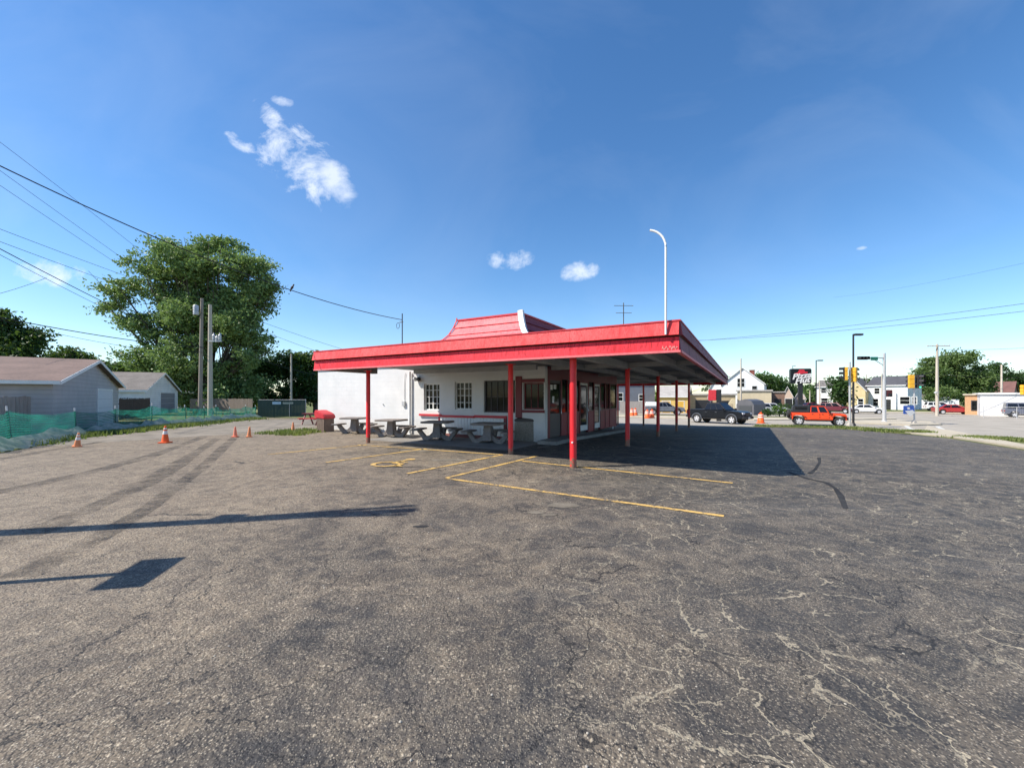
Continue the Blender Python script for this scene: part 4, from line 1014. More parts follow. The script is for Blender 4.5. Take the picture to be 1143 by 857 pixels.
# brick storefront behind SUV
flat_building('low brown brick storefront behind the silver SUV', *fr(861,876,84), 8, 3.5, mat('brown_brick', (.20,.12,.09), .85, .3, 3), doors=((.5,1.7,0,2.2,M_black),), z=-.9, roofm=M_rooflight)
gable('small cream gabled shop with peaked awnings behind the pizza sign', *fr(873,885,96), 7, 2.8, 5.0, mat('cream_render', (.55,.42,.34), .8), M_roofdark, 'shop', 'shop', doors=((.6,2.0,0,2.2,M_black),), z=-.9)
gable('small pale shop with pointed roof right of the cream gabled shop', *fr(887,899,98), 7, 2.4, 4.4, mat('rose_render', (.5,.4,.4), .8), M_rooflight, 'shop', 'shop', doors=((.8,2.0,0,2.0,M_black),), z=-.9)
# white two storey houses
gable('white two storey house with grey roof left of the yellow house', *fr(911,939,96,-10), 10, 5.0, 6.6, M_sidewhite, M_roofgrey, 'house', 'house', gable_front=False, wins=((1.0,1.9,3.6,4.6),(3.0,3.9,3.6,4.6),(1.0,2.2,1.0,2.3),(4.2,5.2,1.0,2.3)), z=-.9)
gable('pale yellow house partly behind the signal pole', *fr(939,966,86,-10), 9, 4.0, 6.6, M_sideyellow, M_roofgrey, 'house', 'house', wins=((2.8,3.6,.9,2.2),), z=-.9)
gable('wide white two storey house with dark roof left of the green traffic light', *fr(968,1013,84,-14), 10, 5.0, 6.9, M_sidewhite, M_roofdark, 'house', 'house', gable_front=False, wins=((1.2,2.0,3.3,4.4),(5.2,6.6,1.2,2.6),(7.0,7.6,1.2,2.6),(1.0,1.8,.8,2.2)), doors=((2.9,3.8,0,2.1,M_black),), z=-.9)
flat_building('dark side annex attached right of the wide white house', *fr(1013.5,1021,84,38), 9, 4.4, mat('slate_blue', (.06,.07,.10), .7), z=-.9)
gable('long white garage with grey roof left of the big green tree', *fr(1023,1058,90,-6), 7, 2.5, 3.7, M_sidewhite, M_roofgrey, 'garage', 'garage', gable_front=False, z=-.9, doors=((4.0,6.4,0,2.0,M_doorwhite),))
gable('house with steep brown roof rising behind the low white building', *fr(1099,1130,96,-6), 9, 3.2, 6.2, mat('brown_house', (.25,.17,.13), .8), shingles('red_brown_shingle', (.16,.08,.07)), 'house', 'house', gable_front=False, z=-.9, wins=((2,3,1.2,2.4),))
flat_building('low tan brick building corner with a dark window at the right', *fr(1077,1094,60,-3), 8, 2.85, mat('tan_brick', (.48,.28,.15), .85, .25, 5), z=-.9, wins=((.7,2.1,.7,2.0),), trimm=M_darkframe, roofm=M_walk)
flat_building('long low white building adjoining the tan brick corner at the right edge', *fr(1094.3,1260,52,8), 9, 2.95, mat('white_block', (.68,.67,.66), .7, .08), z=-.9, roofm=M_refl)
a, b = fr(1098,1250,47,8); L_, rz = frame_from(a, b)
t = thing('chain_link_fence', 'grey chain link fence in front of the long white building', 'fence', (a[0],a[1],-.9), rz)
mb = MB()
for i in range(int(L_/.16)): mb.tube([(i*.16,0,.05),(i*.16+.0,0,1.35)], .005, 3, cap=False)
for i in range(9): mb.tube([(0,0,.05+i*.16),(L_,0,.05+i*.16)], .005, 3, cap=False)
mb.build('mesh', M_steel, t); MB().tube([(0,0,1.38),(L_,0,1.38)], .03, 6).build('rail', M_steel, t)
for i in range(int(L_/2.6)+1): MB().tube([(i*2.6,0,0),(i*2.6,0,1.42)], .035, 6).build('post', M_steel, t)

# ------------------------------------------------------------------ poles, lamps, signals
def utility_pole(px, ptop, Y, label, m=M_pole, arms=(), r=.15, lean=0, extras=None, group='utility poles', insul=True):
    x = (px-CX)/F*Y; z = gz(x, Y); H = At(px, ptop, Y)[2]-z
    t = thing('utility_pole', label, 'utility pole', (x,Y,z), 0, group)
    MB().tube([(0,0,-.2),(lean*.5,0,H*.5),(lean,0,H)], [r*1.15, r, r*.75], 10).build('pole', m, t, smooth=True)
    for (dz, L_, rot) in arms:
        M = Matrix.Translation((lean,0,H-dz)) @ Matrix.Rotation(R(rot),4,'Z')
        ar = MB().box(-L_/2,L_/2,-r-.1,-r+.0,-.06,.06,M).build('crossarm', m, t)
        ins = MB()
        for q in (-.46,-.25,.25,.46): ins.lathe([(.03,.06),(.05,.12),(.03,.22)], 6, M @ Matrix.Translation((q*L_,-r-.05,0)))
        ins.build('insulator', M_steel, ar)
    return t, H
p1, H1 = utility_pole(223.3, 333, 42, 'tall utility pole carrying a grey transformer in front of the maple', M_pole, r=.17, lean=.2)
MB().lathe([(.02,H1*.80),(.24,H1*.80+.02),(.25,H1*.80+.9),(.2,H1*.80+1.0),(.04,H1*.80+1.05)], 16, Matrix.Translation((-.1,-.42,.6))).box(-.2,-.0,-.45,-.1,H1*.8+.8,H1*.8+.95).build('transformer', M_steel, p1, smooth=True)
p2, H2 = utility_pole(234.6, 340, 41, 'thicker pale grey utility pole right beside the transformer pole', M_polelight, r=.2)
mb = MB()
for k, (dx, dz) in enumerate(((.5,-3.6),(.8,-3.8),(1.1,-3.6))): mb.lathe([(.02,0),(.13,.02),(.14,.5),(.1,.55),(.02,.75)], 10, Matrix.Translation((dx,-.2,H2+dz)))
mb.box(0,1.3,-.28,-.18,H2-3.75,H2-3.62); mb.build('cutout_switch', M_steel, p2)
utility_pole(276.5, 404, 60, 'short dark utility pole below the right side of the maple', M_poledark, r=.3)
utility_pole(292.5, 384, 70, 'thin dark pole with small crossarm behind the dark trees', M_poledark, arms=((2.0,2.2,0),), r=.12)
utility_pole(325, 395, 48, 'slender pale utility pole above the dumpster enclosure', M_polelight, r=.11)
utility_pole(696, 338, 120, 'dark utility pole with two crossarms rising above the canopy roof', M_poledark, arms=((.9,5.6,0),(3.0,4.6,0)), r=.16)
utility_pole(827, 400, 62, 'pale bare utility pole in front of the white gabled house', M_polelight, r=.12)
for px, pt, Y, arms, lb in [(904,436,90,(),'short pale pole just right of the pizza sign post'),(915,425,95,(),'pale pole left of the black street lamp stem'),(921,421,110,((1.,4,0),),'pale pole with crossarm right of the street lamp'),
                            (926,418,120,((1.,4,0),(3,3,0)),'tallest of the clustered pale poles with two crossarms'),(898,440,100,(),'short pale pole left of the others behind the sign'),
                            (943,424,72,(),'pale wooden pole left of the traffic signal heads'),(967,418,105,((1.,3.,0),),'distant grey pole above the yellow house'),(984.5,417,82,(),'plain grey pole directly left of the mast arm pole'),
                            (1118,407,62,(),'plain pale pole in front of the right-hand dark trees')]:
    utility_pole(px, pt, Y, lb, M_polelight, arms, r=.13)
p5, H5 = utility_pole(1046, 384, 56, 'tall pale utility pole with crossarm standing by the big green tree', M_polelight, arms=((.3,2.7,-10),), r=.17)
MB().tube([(0,-.1,H5-7.2),(-.5,-.4,H5-6.9),(-1.1,-.9,H5-6.6)], .04, 6).lathe([(.05,.1),(.16,.05),(.2,-.08),(.1,-.16)], 10, Matrix.Translation((-1.2,-1.0,H5-6.6))).build('street_light', M_steel, p5)

def street_lamp(px, ptop, Y, label, arm, ybase=None):
    x = (px-CX)/F*Y; z = gz(x, Y); H = At(px, ptop, Y)[2]-z
    t = thing('street_lamp', label, 'street lamp', (x,Y,z), 0, 'black street lamps')
    MB().tube([(0,0,0),(0,0,H)], [.09,.07], 10).lathe([(.2,0),(.2,.1),(.1,.25)], 12).build('pole', M_black, t, smooth=True)
    MB().box(-.05,arm,-.04,.04,H-.08,H).build('arm', M_black, t)
    MB().box(arm-.1,arm+.65,-.18,.18,H-.12,H+.04).build('lamp_head', M_black, t, bevel=.03)
street_lamp(952.5, 373, 37, 'tall black street lamp behind the twin yellow signal heads', .15)
street_lamp(911, 402, 62, 'smaller distant black street lamp right of the pizza sign', .35)

def signal_head(parent, loc, rz, lit=None, m=M_yellow, sc_=1.0):
    h = MB(); M = Matrix.Translation(loc) @ Matrix.Rotation(rz,4,'Z') @ Matrix.Scale(sc_,4)
    # front is local -y
    hd = MB()
    for k in range(3): hd.box(-.17,.17,-.1,.12,-.53+.355*k,-.53+.345*(k+1)+.01*k,M)
    hd = hd.build('signal_head', m, parent, bevel=.02)
    fc = MB().box(-.165,.165,-.115,-.101,-.52,.53,M); 
    for k in range(3):
        MM = M @ Matrix.Translation((0,-.115,-.355+.355*k)) @ Matrix.Rotation(R(90),4,'X')
        n = 12; vs, fs = [], []
        for i in range(n+1):
            a = R(-20+220*i/n); vs += [(.15*math.cos(a), .15*math.sin(a), 0), (.15*math.cos(a), .15*math.sin(a), .28)]
        for i in range(n): fs.append((2*i,2*i+2,2*i+3,2*i+1))
        fc.add([MM @ Vector(v) for v in vs], fs)
    fc.build('visor', M_black, hd)
    for k in range(3):
        MM = M @ Matrix.Translation((0,-.116,-.355+.355*k)) @ Matrix.Rotation(R(90),4,'X')
        on = (k == 0 and lit == 'green')
        MB().lathe([(.14,0),(.13,.02),(.08,.045),(.001,.05)], 14, MM).build('lens', M_green if on else mat('dark_lens_%s' % ('green','amber','red')[k], ((.01,.05,.03),(.08,.04,.01),(.08,.01,.01))[k], .3), hd, smooth=True)
t_ = NT('green_lamp'); t_.base((.02,.5,.3)); t_.put(t_.b.inputs['Emission Color'], (.05,1,.45)); t_.b.inputs['Emission Strength'].default_value = 2.2; M_green = t_.m
x, y, z = G(948.5, 477)
t = thing('traffic_signal', 'grey pedestal pole with two yellow signal heads on the lot corner', 'traffic signal', (x,y,z))
k_ = y/F; zt = EYE-(404-CY)*k_-z
MB().tube([(0,0,.3),(0,0,zt)], .075, 12).build('pole', M_steel, t, smooth=True)
MB().lathe([(.3,0),(.28,.12),(.16,.35),(.09,.45)], 4, Matrix.Rotation(R(45),4,'Z')).build('base', M_conc, t)
hz = EYE-(417-CY)*k_-z
signal_head(t, (-.36,0,hz), R(-112), sc_=1.05); signal_head(t, (.36,0,hz-.08), R(112), sc_=1.15)
MB().tube([(-.5,0,hz+.5),(.5,0,hz+.5)], .035, 8).tube([(-.5,0,hz-.5),(.5,0,hz-.5)], .035, 8).build('bracket', M_steel, t)
x, y, z = G(1020.5, 473.5)
t = thing('traffic_signal', 'slim signal post on the traffic island showing a green light', 'traffic signal', (x,y,z))
k_ = y/F; hz = EYE-(426-CY)*k_-z
MB().tube([(0,0,.3),(0,0,hz+.6)], .07, 12).build('pole', M_steel, t, smooth=True)
MB().lathe([(.26,0),(.24,.12),(.14,.3),(.08,.4)], 4, Matrix.Rotation(R(45),4,'Z')).build('base', M_conc, t)
signal_head(t, (-.34,-.05,hz+.02), R(165), sc_=1.2); signal_head(t, (.28,-.1,hz+.02), R(20), 'green', mat('black_signal', (.02,.02,.02), .5), 1.2)
MB().box(-.35,.3,-.03,.03,hz+.4,hz+.45).build('bracket', M_steel, t)
hs = EYE-(457.5-CY)*k_-z
ts = thing('route_sign', 'blue diamond-like route sign board low on the green-lit signal post', 'sign', (x,y,z))
MB().box(-1.15,-.12,-.12,-.09,hs-.38,hs+.42).build('panel', mat('sign_blue', (.03,.10,.42), .4), ts, bevel=.01)
MB().prism([(-1.0,hs-.1),(-.55,hs-.6),(-.05,hs-.25),(-.3,hs-.0)], -.15, -.122, 'y').prism([(-.8,hs+.22),(-.62,hs+.28),(-.5,hs+.1),(-.72,hs+.05)], -.135,-.121,'y').build('emblem', M_refl, ts)
# mast arm
x, y, z = G(987, 471.5)
t = thing('mast_arm_signal', 'grey mast arm pole reaching left with a black signal and green street name blade', 'traffic signal', (x,y,z))
k_ = y/F; zt = EYE-(394-CY)*k_-z; za = EYE-(399.5-CY)*k_-z; zb2 = EYE-(408-CY)*k_-z
MB().tube([(0,0,0),(0,0,zt)], [.17,.12], 12).lathe([(.3,0),(.3,.08),(.2,.2)], 12).build('pole', M_steel, t, smooth=True)
xa = (958-987)*k_
MB().tube([(0,0,za),(xa,0,za+.05)], [.07,.04], 8).tube([(-.05,0,zb2),(xa*.35,0,zb2+.55),(xa*.8,0,za)], .04, 8).build('arm', M_steel, t, smooth=True)
M = Matrix.Translation(((962.5-987)*k_,-.05,za-.02)) @ Matrix.Rotation(R(90),4,'Y')
hd = MB().box(-.17,.17,-.1,.12,-.5,.5,M).build('signal_head', M_black, t, bevel=.02)
for q in (-.33,0,.33): MB().lathe([(.15,0),(.15,.25)], 12, M @ Matrix.Translation((0,-.1,q)) @ Matrix.Rotation(R(90),4,'X'), cap=False).build('visor', M_black, hd)
MB().box((971-987)*k_,(979-987)*k_,-.11,-.09,za-.25,za+.1).build('street_sign', mat('sign_green', (.01,.16,.10), .4), t)
zr = EYE-(439-CY)*k_-z
hd = MB().box(.1,.75,-.12,.12,zr-.35,zr+.35).build('pedestrian_signal', mat('dark_maroon', (.12,.02,.02), .5), t, bevel=.02)
MB().box(.3,.7,-.135,-.122,zr-.3,zr-.02).build('face', M_black, hd)
# yellow signal at right edge
t = thing('traffic_signal', 'yellow signal head at the extreme right edge above the white building', 'traffic signal', xy(1160,26)+(gz(*xy(1160,26)),))
zz = gz(*xy(1160,26)); hz = EYE-(435-CY)*26/F-zz
MB().tube([(0,0,0),(0,0,hz+.6)], .07, 10).build('pole', M_steel, t); signal_head(t, (-1.05,0,hz), R(90), sc_=.6); MB().box(-1.05,0,-.03,.03,hz+.25,hz+.3).build('bracket', M_steel, t)
# stop sign
x, y = xy(793, 47); z = gz(x, y)
t = thing('stop_sign', 'small red stop sign on a thin post above the black pickup cab', 'sign', (x,y,z))
hs = EYE-(444-CY)*y/F-z
MB().tube([(0,0.03,0),(0,.03,hs+.4)], .03, 6).build('post', M_steel, t)
oc = [(.38*math.cos(R(22.5+45*i)), hs+.38*math.sin(R(22.5+45*i))) for i in range(8)]
f_ = MB().prism(oc, -.02, 0, 'y').build('plate', M_refl, t)
oc = [(.35*math.cos(R(22.5+45*i)), hs+.35*math.sin(R(22.5+45*i))) for i in range(8)]
MB().prism(oc, -.024, -.0205, 'y').build('red_face', M_redpaint, f_)
def text(body, size, m, parent, loc, rot=(R(90),0,0), shear=0, ext=.01, bold=0, sx=1):
    c = bpy.data.curves.new('lettering', 'FONT'); c.body = body; c.size = size; c.extrude = ext; c.align_x = 'CENTER'; c.align_y = 'CENTER'; c.shear = shear; c.offset = bold
    o = bpy.data.objects.new('lettering', c); COL.objects.link(o); dg = bpy.context.evaluated_depsgraph_get()
    me = bpy.data.meshes.new_from_object(o.evaluated_get(dg)); bpy.data.objects.remove(o)
    me.transform(Matrix.Scale(sx, 4, (1,0,0))); me.materials.clear(); me.materials.append(m)
    q = bpy.data.objects.new('lettering', me); COL.objects.link(q); q.location = loc; q.rotation_euler = rot; q.parent = parent; return q
text('STOP', .26, M_refl, f_, (0,-.03,hs), ext=.003, bold=.006)
# pizza sign
Y = 62; x, y = xy(893.2, Y); z = gz(x, y); k_ = Y/F; za = EYE-(428-CY)*k_-z; zb = EYE-(411.5-CY)*k_-z
t = thing('restaurant_sign', 'black pole sign with a red roof emblem and white slanted script for a pizza place', 'sign', (x,y,z), R(-12))
hwid = 10.2*k_
MB().box(-.28,.28,-.2,.2,0,za+.02).build('pole', M_black, t)
cb = MB().prism([(-hwid+.15,za),(hwid-.15,za),(hwid,za+.15),(hwid,zb-.15),(hwid-.15,zb),(-hwid+.15,zb),(-hwid,zb-.15),(-hwid,za+.15)], -.3, .3, 'y').build('cabinet', M_blackpaint, t)
h_ = zb-za
MB().prism([(-hwid*.62,zb-h_*.42),(hwid*.62,zb-h_*.30),(hwid*.62,zb-h_*.22),(hwid*.36,zb-h_*.20),(hwid*.26,zb-h_*.07),(-hwid*.18,zb-h_*.07),(-hwid*.34,zb-h_*.26),(-hwid*.66,zb-h_*.33)], -.33, -.302, 'y').build('roof_emblem', mat('emblem_red', (.62,.02,.04), .4), cb)
rr = (R(90),R(-8),0)
text('Pizza', h_*.50, M_refl, cb, (0,-.35,za+h_*.50), rr, .35, .012, .035, 1.15); text('Hut', h_*.50, M_refl, cb, (.08,-.35,za+h_*.19), rr, .35, .012, .035, 1.15)
MB().tube([(-hwid*.7,0,zb),(-hwid*.8,-.1,zb+.4),(-hwid*.5,-.2,zb+.45)], .05, 6).build('sign_lamp', M_black, cb)
# barrels
def barrel(px, py, label, Y=None):
    x, y, z = G(px, py); t = thing('traffic_barrel', label, 'traffic barrel', (x,y,z+.01), 0, 'orange traffic barrels by the road')
    MB().lathe([(.38,0),(.38,.08),(.29,.1),(.285,.3),(.27,.32),(.265,.5),(.25,.52),(.245,.7),(.23,.72),(.225,.92),(.1,.95),(.09,1.04)], 20).build('body', M_orange, t, smooth=True)
    for z0 in (.14,.345,.55,.76):
        r0 = .292-.075*z0+.003
        MB().lathe([(r0,z0),(r0-.004,z0+.10)], 20, cap=False).build('band', M_refl, t)
    MB().box(-.08,.08,-.012,.012,1.04,1.12).build('handle', M_orange, t)
barrel(849.3, 472.3, 'orange and white traffic barrel between the black pickup and the red off-roader')
barrel(705.5, 464.8, 'left of the two foremost traffic barrels seen under the canopy, beside a red column')
barrel(709.3, 464.4, 'orange traffic barrel touching the right of the leftmost barrel')
barrel(722.5, 466.8, 'orange traffic barrel just right of the thin black post under the canopy')
barrel(727.8, 466.6, 'rightmost orange traffic barrel seen under the canopy')

# ------------------------------------------------------------------ vehicles (front is +x)
def wheel(t, x, y, r, w, rimm=M_rim, dark=False):
    s = 1 if y > 0 else -1; M = Matrix.Translation((x, y, r)) @ Matrix.Rotation(R(-90*s),4,'X')
    wb = bpy.data.objects.new('wheel', None); COL.objects.link(wb); wb.parent = t
    MB().lathe([(r*.62,-w/2),(r*.93,-w/2),(r,-w/2+.04),(r,w/2-.04),(r*.93,w/2),(r*.64,w/2)], 26, M, cap=False).build('tyre', M_tyre, wb, smooth=True)
    MB().lathe([(r*.63,w/2-.10),(r*.63,w/2-.015),(r*.57,w/2-.02),(r*.55,w/2-.08)], 24, M, cap=False).build('rim', rimm, wb, smooth=True)
    sp = MB().lathe([(r*.56,w/2-.09),(r*.56,w/2-.085)], 20, M)
    sp.build('brake', M_black, wb)
    sp = MB()
    for k in range(5): sp.box(-.06,.06,.02,r*.58,w/2-.06,w/2-.025, M @ Matrix.Rotation(R(72*k),4,'Z'))
    sp.lathe([(.08,w/2-.06),(.07,w/2-.01)], 12, M).build('spokes', rimm, wb)
def arch_profile(x0, x1, zb, top, wheels, r, seg=10):
    """lower body outline with wheel arches cut along the sill; top = list of (x,z) from rear to front"""
    pts = list(top)
    xs = sorted(wheels, reverse=True); pts.append((x1, zb))
    for wx in xs:
        for i in range(seg+1):
            a = math.pi*i/seg; pts.append((wx+r*math.cos(a), max(zb, zb+ (r*math.sin(a))*1.0)))
    pts.append((x0, zb)); return pts
def body_solid(prof, hw, m, t, name='body', taper=.0, zt=None, bevel=.04):
    """extrude a side outline to +-hw, pulling in width higher up (tumblehome)"""
    n = len(prof); vs = []
    for s in (-1, 1):
        for (x, z) in prof:
            k = 1 - taper*max(0, (z-.8))
            vs.append((x, s*hw*k, z))
    bm = bmesh.new(); V = [bm.verts.new(v) for v in vs]
    f0 = bm.faces.new(V[:n]); f1 = bm.faces.new(V[n:][::-1])
    for i in range(n): bm.faces.new((V[i], V[(i+1)%n], V[(i+1)%n+n], V[i+n]))
    bmesh.ops.recalc_face_normals(bm, faces=bm.faces)
    if bevel:
        ed = [e for e in bm.edges if e.is_manifold and (f0 in e.link_faces or f1 in e.link_faces)]
        bmesh.ops.bevel(bm, geom=ed, offset=bevel, segments=3, affect='EDGES', clamp_overlap=True)
    bmesh.ops.triangulate(bm, faces=[f for f in bm.faces if len(f.verts) > 4])
    me = bpy.data.meshes.new(name); bm.to_mesh(me); bm.free(); me.materials.append(m); me.shade_smooth()
    try: me.set_sharp_from_angle(angle=R(35))
    except Exception: pass
    o = bpy.data.objects.new(name, me); COL.objects.link(o); o.parent = t; return o
def cabin(t, low, high, hw0, hw1, z0, z1, m, splits, mullion=.05, roofm=None):
    """low=(xr,xf) high=(xr,xf); splits = fractional positions of side windows"""
    vs = [(low[0],-hw0,z0),(low[1],-hw0,z0),(low[1],hw0,z0),(low[0],hw0,z0),(high[0],-hw1,z1),(high[1],-hw1,z1),(high[1],hw1,z1),(high[0],hw1,z1)]
    cb = MB().add(vs, [(3,2,1,0),(4,5,6,7),(0,1,5,4),(1,2,6,5),(2,3,7,6),(3,0,4,7)]).build('cabin', m, t, bevel=.05, smooth=True)
    def side(f, g, s):      # f along, g up
        xl = low[0]+(low[1]-low[0])*f; xh = high[0]+(high[1]-high[0])*f
        return (xl+(xh-xl)*g, s*(hw0+(hw1-hw0)*g+.008), z0+(z1-z0)*g)
    for s in (-1, 1):
        for (f0, f1) in splits:
            q = [side(f0,.08,s), side(f1,.08,s), side(f1,.86,s), side(f0,.86,s)]
            q2 = [(a, b-s*.02, c) for a, b, c in q]
            MB().add(q+q2, [(0,1,2,3),(7,6,5,4),(0,4,5,1),(1,5,6,2),(2,6,7,3),(3,7,4,0)]).build('side_window', M_glass, cb)
    for (xl, xh, nm, sg) in ((low[1], high[1], 'windscreen', 1), (low[0], high[0], 'rear_window', -1)):
        def fr(y_, g):
            hw = hw0+(hw1-hw0)*g; return (xl+(xh-xl)*g+.012*sg, y_*hw, z0+(z1-z0)*g)
        q = [fr(-.9,.06), fr(.9,.06), fr(.88,.9), fr(-.88,.9)]; q2 = [(a-.02*sg,b,c) for a,b,c in q]
        MB().add(q+q2, [(0,1,2,3),(7,6,5,4),(0,4,5,1),(1,5,6,2),(2,6,7,3),(3,7,4,0)]).build(nm, M_glass, cb)
    return cb
def flare(t, x, y, r, m, w=.12, h0=.45):
    mb = MB(); n = 12; s = 1 if y > 0 else -1; vs, fs = [], []
    for i in range(n+1):
        a = R(-8+196*i/n); c, s_ = math.cos(a), math.sin(a)
        for rr in (r*1.10, r*1.26):
            vs += [(x+rr*c, y-s*.04, r+rr*s_), (x+rr*c, y+s*w*.6, r+rr*s_-.01)]
    for i in range(n):
        o = i*4; fs += [(o,o+4,o+5,o+1),(o+2,o+3,o+7,o+6),(o+1,o+5,o+7,o+3),(o,o+2,o+6,o+4)]
    fs += [(0,1,3,2),(n*4,n*4+2,n*4+3,n*4+1)]
    return mb.add(vs, fs).build('fender_flare', m, t)
# -- red off-roader
M_orangered = mat('orange_red_paint', (.78,.075,.018), .28, .06, 2, 0, spec=.5)
def jeep():
    c = (28.05, 37.6); z = gz(*c)
    t = thing('off_road_car', 'orange-red four door off-roader with black soft top and spare wheel on the back', 'car', (c[0],c[1],z+.01), TH)
    r = .40; wx = 1.475; hw = .79
    top = [(-2.0,.62),(-2.02,1.16),(.62,1.17),(.72,1.16),(1.75,1.10),(1.98,1.02),(2.0,.62)]
    body_solid(arch_profile(-2.0,1.98,.52,top,[-wx,wx],.46), hw, M_orangered, t, bevel=.035)
    MB().box(-1.9,1.9,-.5,.5,.42,.53).build('chassis', M_black, t)
    # upright cabin frame, doors area
    cb = cabin(t, (-.62,.78), (-.58,.42), .76, .68, 1.165, 1.80, M_orangered, [(.04,.42),(.52,.93)])
    st = MB().add([(-2.0,-.77,1.165),(-.63,-.77,1.165),(-.63,.77,1.165),(-2.0,.77,1.165),(-1.88,-.7,1.80),(-.6,-.7,1.84),(-.6,.7,1.84),(-1.88,.7,1.80)],
                  [(3,2,1,0),(4,5,6,7),(0,1,5,4),(1,2,6,5),(2,3,7,6),(3,0,4,7)]).build('soft_top', M_black, t, bevel=.05)
    MB().box(-.62,.44,-.69,.69,1.805,1.85).build('roof_panel', M_black, t, bevel=.02)
    for s in (-1,1):
        MB().box(-1.75,-.85,s*.775-.004,s*.775+.004,1.25,1.68, Matrix.Translation((0,-s*.035,0))).build('rear_quarter_window', M_glass, t)
        for x0, x1 in ((-.60,.10),(.13,.80)):
            d = MB().box(x0,x1,s*(hw+.003),s*(hw+.016),.62,1.14).build('door', M_orangered, t, bevel=.012)
            MB().box(x0+.08,x0+.2,s*(hw+.018),s*(hw+.04),1.02,1.06).build('handle', M_black, d)
            MB().box(x1-.08,x1-.02,s*(hw+.014),s*(hw+.035),.74,.79).box(x1-.08,x1-.02,s*(hw+.014),s*(hw+.035),.98,1.03).build('hinge', M_black, d)
        MB().box(.70,.86,s*.84,s*1.06,1.14,1.36).build('mirror', M_black, t, bevel=.03)
        MB().box(-.95,.95,s*.78,s*.92,.40,.46).build('side_step', M_black, t)
        for x in (-wx, wx): wheel(t, x, s*.79, r, .26)
        MB().prism([(.92,.86),(1.02,1.0),(1.85,.98),(2.02,.88),(2.02,.84),(1.82,.91),(1.1,.93),(1.0,.84)], s*.62, s*.93, 'y').build('front_fender', M_orangered, t)
        MB().prism([(-2.0,.84),(-1.86,.98),(-1.1,.98),(-.96,.84),(-1.06,.83),(-1.18,.92),(-1.8,.92),(-1.92,.83)], s*(hw-.02), s*.93, 'y').build('rear_fender', M_orangered, t)
        MB().lathe([(.095,0),(.095,.03),(.05,.05)], 16, Matrix.Translation((2.0,s*.42,.93)) @ Matrix.Rotation(R(90),4,'Y')).build('headlight', M_lamp, t)
        MB().box(-2.06,-2.0,s*.72-.08,s*.72+.08,.86,1.08).build('tail_light', M_tail, t)
    MB().box(2.0,2.03,-.32,.32,.66,1.06).build('grille', M_black, t)
    g_ = MB()
    for k in range(7): g_.box(2.03,2.036,-.29+.088*k,-.25+.088*k,.7,1.0)
    g_.build('grille_slot', M_darkgap, t)
    MB().box(2.02,2.28,-.80,.80,.54,.74).build('front_bumper', M_black, t, bevel=.04)
    MB().box(-2.18,-2.0,-.78,.78,.52,.70).build('rear_bumper', M_black, t, bevel=.03)
    M = Matrix.Translation((-2.2,.05,1.02)) @ Matrix.Rotation(R(90),4,'Y')
    sp = MB().lathe([(.2,-.12),(.37,-.12),(.395,-.08),(.395,.08),(.37,.12),(.2,.12)], 24, M, cap=True).build('spare_wheel', M_tyre, t, smooth=True)
jeep()
def pickup(label, c, rz, paintm, flm, scale=1, camper=None, chrome=False, tall=1.85):
    z = gz(*c); t = thing('pickup_truck', label, 'pickup truck', (c[0],c[1],z+.01), rz)
    r = .41; wx = 1.66; hw = .90
    top = [(-2.72,.62),(-2.74,1.18),(-2.6,1.22),(-.98,1.22),(-.95,1.18),(1.05,1.2),(1.2,1.19),(2.2,1.12),(2.5,1.02),(2.6,.85),(2.6,.55)]
    body_solid(arch_profile(-2.72,2.58,.50,top,[-wx,wx],.47), hw, paintm, t, bevel=.06, taper=.05)
    MB().box(-2.6,2.4,-.55,.55,.4,.51).build('chassis', M_black, t)
    cabin(t, (-1.0,1.15), (-.72,.38), .86, .66, 1.19, tall, paintm, [(.04,.30),(.33,.60),(.64,.96)])
    for s in (-1,1):
        for x in (-wx, wx): wheel(t, x, s*.80, r, .27); flare(t, x, s*.90, r, flm, .1)
        for x0, x1 in ((-.92,.02),(.05,1.0)):
            d = MB().box(x0,x1,s*(hw-.018),s*(hw+.006),.62,1.12).build('door', paintm, t, bevel=.01)
            MB().box(x0+.1,x0+.26,s*(hw+.008),s*(hw+.03),1.0,1.04).build('handle', flm, d)
        MB().box(.95,1.12,s*.92,s*1.14,1.16,1.34).build('mirror', paintm, t, bevel=.03)
        MB().box(2.38,2.615,s*.60-.20,s*.60+.20,.88,1.02).build('headlight', M_lamp, t, bevel=.02)
        MB().box(-2.76,-2.7,s*.80-.08,s*.80+.08,.85,1.12).build('tail_light', M_tail, t)
        MB().box(-1.0,1.0,s*.86,s*.98,.42,.48).build('side_step', M_black, t)
    MB().box(2.595,2.64,-.42,.42,.74,1.02).build('grille', M_black, t)
    MB().box(2.5,2.76,-.86,.86,.48,.72).build('front_bumper', M_chrome if chrome else M_black, t, bevel=.05)
    MB().box(-2.86,-2.7,-.84,.84,.5,.68).build('rear_bumper', M_black, t, bevel=.03)
    MB().box(2.765,2.775,-.17,.17,.53,.64).build('licence_plate', M_refl, t)
    MB().box(-2.6,-1.05,-.75,.75,1.222,1.235).build('bed_cover', M_black, t)
    if camper: MB().add([(-2.7,-.84,1.24),(-1.02,-.84,1.24),(-1.02,.84,1.24),(-2.7,.84,1.24),(-2.62,-.7,1.86),(-1.02,-.7,1.86),(-1.02,.7,1.86),(-2.62,.7,1.86)],
                  [(3,2,1,0),(4,5,6,7),(0,1,5,4),(1,2,6,5),(2,3,7,6),(3,0,4,7)]).build('camper_shell', camper, t, bevel=.06)
    return t
g = G(803, 470.4)
pickup('black pickup truck with grey fender flares leaving the lot beyond the canopy', (20.4,40.4), R(-56), M_blackpaint, mat('grey_flare', (.09,.10,.12), .5)).scale = (1.05,1.05,1.1)
